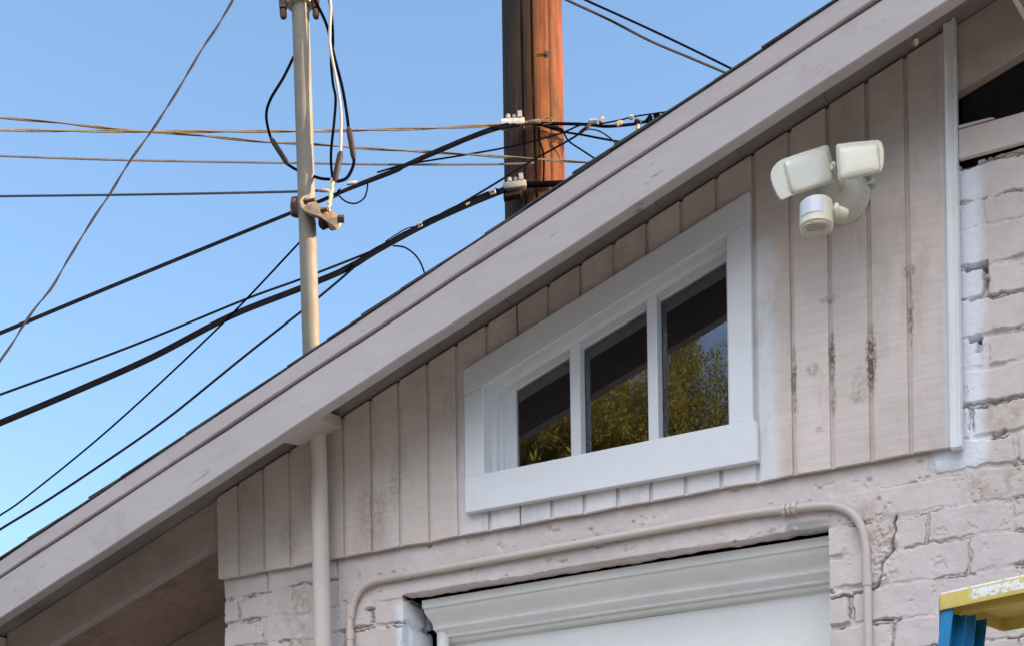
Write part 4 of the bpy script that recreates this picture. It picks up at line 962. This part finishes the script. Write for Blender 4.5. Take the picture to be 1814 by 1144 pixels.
# service conductors hanging from the weatherhead, at the mast
ZMm = (pm(545, 200) - CAM).dot(FW)
W['s1'] = wire('service_conductor', 'black cable looping out left of the service mast', [(534, 40), (527, 88), (519, 104), (501.7, 139), (478.5, 178), (471.8, 208), (480.4, 247), (494, 270), (509.4, 291), (528.7, 303), (542, 309), (555.7, 313), (570, 317), (584, 318)], (ZMm + .05,) * 9 + (ZMm + .05, ZMm + .05, ZMm, ZMm - .02, ZMm - .03), 5.0, MT['cable'])
fitting('splice_sleeve', W['s1'], (479.5, 245), (511, 293), ZMm + .05, 9.5, MT['porcelain'], 10)
W['s2'] = wire('service_conductor', 'black cable bowing right of the service mast with a long splice sleeve', [(552, -12), (559.5, 4), (579, 46), (592, 100), (606, 154), (614, 200), (617.6, 228), (623, 258), (627, 283), (624, 299), (614, 316), (599, 321.5), (588, 320)], (ZMm - .02, ZMm - .04), 5.6, MT['cable'])
fitting('splice_sleeve', W['s2'], (617.3, 226), (627.5, 284), ZMm - .035, 10.5, MT['porcelain'], 10)
W['s3'] = wire('service_conductor', 'dark cable hanging straight down beside the white one right of the mast', [(581, -20), (583, 0), (588, 31), (590, 77), (586.5, 108), (590, 150), (594.5, 174), (592, 216), (587, 262), (586.5, 290), (589, 318)], (ZMm - .01, ZMm - .04), 4.8, MT['cable'])
W['s4'] = wire('service_conductor', 'bare white cable hanging down from the weatherhead right of the mast', [(587, -20), (585, 0), (586, 20), (584, 60), (586, 90), (598, 154), (604, 200), (604, 240), (602.5, 272), (597, 300), (592, 322)], (ZMm - .03, ZMm - .05), 5.2, MT['cable_white'])
fitting('splice_sleeve', W['s4'], (604, 269), (592, 323), ZMm - .05, 11, MT['porcelain'], 10)
W['s5'] = wire('preformed_grip', 'yellowed twisted cable grip anchored to the insulator bracket', [(589.5, 318), (588, 336), (585.5, 352), (582.5, 368), (581, 375)], (ZMm - .05, ZMm - .07), 7.5, MT['yellowed'], .05, cat='cable grip')
W['s6'] = wire('tie_wire', 'short black jumper tying the mast grip to the thick drop cable', [(584, 352), (596, 348), (604, 341), (612, 336), (626, 329)], (ZMm + .02, 8.2), 3.0, MT['cable'])

# ================================================================== stepladder
def mat_cap():
    s = NT('yellow_ladder_cap'); c = s.val((.62, .475, .12), s.noise(14, 5), .85, 1.1)
    c = s.mix(s.ramp(s.noise(20, 5, .7, off=4), .62, .74, 0, .5), c, (.28, .19, .05))
    geo = s.n('ShaderNodeNewGeometry'); sp = s.n('ShaderNodeSeparateXYZ'); s.l(geo.outputs['Normal'], sp.inputs[0])
    edge = s.math('MULTIPLY', s.ramp(s.z, -.008, -.003), s.ramp(s.noise(60, 4, .7, off=2), .36, .50))
    lab = s.math('MULTIPLY', s.math('MULTIPLY', s.ramp(s.x, .075, .082), s.math('MULTIPLY', s.ramp(s.z, -.0335, -.030), s.math('SUBTRACT', 1., s.ramp(s.z, -.011, -.008)))), s.ramp(s.noise(75, 5, .75, off=9), .44, .50))
    lab = s.math('MULTIPLY', lab, s.math('SUBTRACT', 1., s.ramp(s.y, .004, .006)))
    wl = s.math('MULTIPLY', s.math('SUBTRACT', 1., s.ramp(s.x, .0005, .002)), s.ramp(s.noise(50, 3, .6, off=7), .3, .45))
    c = s.mix(s.math('MAXIMUM', s.math('MAXIMUM', edge, lab), wl), c, (.74, .77, .80))
    return s.done(c, .5, s.bump(s.noise(90, 4), .3, .002))
def mat_fibre():
    s = NT('blue_fibreglass'); c = s.val((.012, .19, .40), s.noise(9, 4), .9, 1.1)
    c = s.mix(s.ramp(s.noise(45, 4, .7, off=3), .70, .74, 0, .8), c, (.5, .55, .58)); c = s.mix(s.ramp(s.noise(12, 5, .7, off=5), .6, .75, 0, .4), c, (.02, .07, .14))
    return s.done(c, .38, s.bump(s.noise(1.0, 3, vec=(200, 200, 5)), .1, .001))
MT['cap'] = mat_cap(); MT['fibre'] = mat_fibre()
LC = PZ(1660.5, 1049, 3.42); LROT = R_(-17)
lad = thing('stepladder', tuple(LC), 'blue fibreglass stepladder with a yellow cap splashed with white paint', 'stepladder')
lad.rotation_euler = (0, 0, LROT)
def ladfin(name, bm, mat, sm=None):
    """built in the ladder's own axes: x along the cap, y towards the wall, z up, origin at the cap's near left top corner"""
    me = bpy.data.meshes.new(name); bm.to_mesh(me); bm.free(); o = bpy.data.objects.new(name, me); COL.objects.link(o); o.parent = lad; me.materials.append(mat); ORIG[o.name] = Vector(LC)
    if sm: me.shade_smooth(); me.set_sharp_from_angle(angle=R_(sm))
    return o
CW, CDp, CH = .40, .31, .040
bm = bmesh.new()                                       # hollow cap: top plate with a skirt
def rr(x0, x1, y0, y1, r, n=5):
    P = []
    for cx, cy, a in ((x0 + r, y0 + r, 180), (x1 - r, y0 + r, 270), (x1 - r, y1 - r, 0), (x0 + r, y1 - r, 90)):
        for i in range(n + 1): P.append((cx + r * math.cos(R_(a + 90 * i / n)), cy + r * math.sin(R_(a + 90 * i / n))))
    return P
lv = [(rr(0, CW, 0, CDp, .012), -CH), (rr(0, CW, 0, CDp, .012), -.006), (rr(.002, CW - .002, .002, CDp - .002, .012), -.002), (rr(.006, CW - .006, .006, CDp - .006, .010), 0)]
ins = [(rr(.005, CW - .005, .005, CDp - .005, .009), -CH), (rr(.005, CW - .005, .005, CDp - .005, .009), -.012)]
R1 = [[bm.verts.new((x, y, z)) for x, y in P] for P, z in lv]; R2 = [[bm.verts.new((x, y, z)) for x, y in P] for P, z in ins]
n = len(R1[0])
def band(a, b):
    for k in range(n): bm.faces.new((a[k], a[(k + 1) % n], b[(k + 1) % n], b[k]))
for a, b in zip(R1, R1[1:]): band(a, b)
bm.faces.new(R1[-1]); band(R2[0], R1[0]); band(R2[1], R2[0]); bm.faces.new(R2[1][::-1])
bmesh.ops.recalc_face_normals(bm, faces=bm.faces[:]); cap = ladfin('top_cap', bm, MT['cap'], 40)
bm = bmesh.new(); add_box(bm, .034, CW - .034, .034, .039, -.052, -.013); ladfin('inner_rib', bm, MT['cap'])
bm = bmesh.new(); add_box(bm, -.003, -.0004, .004, .050, -.088, -.010); bevel_all(bm, .001, 1); ladfin('side_flap', bm, MT['white'])
H0 = LC.z
def cchan(x, y, sgn, wf, dp, top, lean, splay, name='rail', t=.004):
    """C channel rail, flanges towards +x*sgn"""
    bm = bmesh.new()
    pr = [(0, 0), (wf, 0), (wf, t), (t, t), (t, dp - t), (wf, dp - t), (wf, dp), (0, dp)]
    A_ = [bm.verts.new((x + sgn * a, y + b, top)) for a, b in pr]; hb = H0 - .01
    B_ = [bm.verts.new((x + sgn * a - sgn * splay * (hb + top), y + b + lean * (hb + top), -hb)) for a, b in pr]; k = len(pr)
    for i in range(k): bm.faces.new((A_[i], A_[(i + 1) % k], B_[(i + 1) % k], B_[i]))
    bm.faces.new(A_); bm.faces.new(B_[::-1]); bmesh.ops.recalc_face_normals(bm, faces=bm.faces[:]); return ladfin(name, bm, MT['fibre'])
for xx, sg in ((.006, 1), (CW - .006, -1)):
    cchan(xx, .008, sg, .028, .062, -.041 if sg > 0 else -.041, -.22, .02)
    cchan(xx + sg * .008, .100, sg, .026, .055, -.041, -.20, .02)
for i in range(7):                                     # treads
    d = .30 * (i + 1); bm = bmesh.new(); o = .02 * d; add_box(bm, .010 - o, CW - .010 + o, .012 - .22 * d, .075 - .22 * d, -d - .045, -d - .020); bevel_all(bm, .004, 1); ladfin('tread', bm, MT['alu'])

# ================================================================== tree behind the photographer (seen in the window)
tree = thing('conifer_tree', (-4.9, -14.0, 0), 'tall golden green tree mirrored in the gable window', 'tree')
def mat_leaf():
    s = NT('leaf_green'); oi = s.n('ShaderNodeTexNoise'); c = s.mix(s.ramp(s.noise(1.6, 4), .35, .65), (.20, .195, .050), (.31, .285, .080))
    c = s.val(c, s.noise(9, 3, off=2), .7, 1.3); s.done(c, .6, spec=.3)
    tl = s.n('ShaderNodeBsdfTranslucent'); s.put(c, tl.inputs[0]); mx = s.n('ShaderNodeMixShader'); mx.inputs[0].default_value = .4
    s.l(s.p.outputs[0], mx.inputs[1]); s.l(tl.outputs[0], mx.inputs[2]); s.l(mx.outputs[0], s.out.inputs[0]); return s.m
MT['leaf'] = mat_leaf(); MT['bark'] = simple('tree_bark', (.10, .07, .05), .9, 0, .3, 6, .8)
bm = bmesh.new(); add_tube(bm, [(-4.9, -14, 0), (-4.85, -14, 3), (-4.6, -14, 6), (-4.2, -14, 8.6), (-3.95, -14, 9.5)], lambda t: .24 * (1 - t) + .03, 10)
for i in range(60):
    z = random.uniform(1.2, 9.0); a = random.uniform(0, 6.283); t = z / 9.5; x = -4.9 + .95 * t ** 2.2; L = .25 + 1.7 * (1 - t) ** .6
    p = Vector((x, -14, z)); q = p + Vector((math.cos(a) * L, math.sin(a) * L, L * .35)); add_tube(bm, [p, (p + q) / 2 + Vector((0, 0, -.05)), q], lambda t_: .035 * (1 - t_) + .006, 5)
finish('trunk', bm, MT['bark'], tree, 60)
def crown():
    V, Fq = [], []; n = 0; r = random.Random(5)
    def leafclump(c, rad, m, sz):
        nonlocal n
        for _ in range(m):
            d = Vector((r.gauss(0, 1), r.gauss(0, 1), r.gauss(0, 1))).normalized() * rad * r.uniform(.35, 1.0) ** .5; d.z *= 1.25
            p = c + d; t = Vector((r.gauss(0, .55), r.gauss(0, .55), r.gauss(.35, .7))).normalized(); u = t.cross(Vector((r.gauss(0, 1), r.gauss(0, 1), r.gauss(0, 1)))).normalized()
            a = sz * r.uniform(.6, 1.3); b = a * .42
            V.extend([p - t * a, p + u * b, p + t * a, p - u * b]); Fq.append((n, n + 1, n + 2, n + 3)); n += 4
    def rad(z):                                        # half width of the crown
        if z > 9.75: return 0
        tip = .33 * max(0, (9.72 - z)) ** .55 if z > 8.95 else .33
        sh = 1.85 * max(0, (9.14 - z) / .3) ** .30 if z < 9.1 else 0
        return max(tip, min(sh, 1.85 + .05 * (8 - z)))
    z = 1.0
    while z < 9.66:
        R = rad(z); cx = -3.86 if z > 9.0 else -4.98
        hi = z > 8.0; k = int(20 * R / .33) if hi else int(16 * R)
        for _ in range(k):
            a = r.uniform(0, 6.283); q = R * r.uniform(.0, 1.0) ** .5 * .95
            leafclump(Vector((cx + math.cos(a) * q, -14 + math.sin(a) * q, z + r.uniform(-.12, .12))), r.uniform(.08, .2) if hi else r.uniform(.2, .4), 110 if hi else 16, .0185 if hi else .08)
        z += .11 if hi else .3
    z = 7.6
    while z < 9.62:                                    # fuller left shoulder
        R = 1.25 * max(.02, (9.75 - z)) ** .35
        for _ in range(int(17 * R / .33)):
            a = r.uniform(0, 6.283); q = R * r.uniform(0, 1) ** .5
            leafclump(Vector((-5.55 + math.cos(a) * q, -14.1 + math.sin(a) * q, z + r.uniform(-.12, .12))), r.uniform(.08, .2), 105, .0185)
        z += .12
    me = bpy.data.meshes.new('crown'); me.from_pydata(V, [], Fq); me.update(); return me
link('crown', crown(), MT['leaf'], tree)
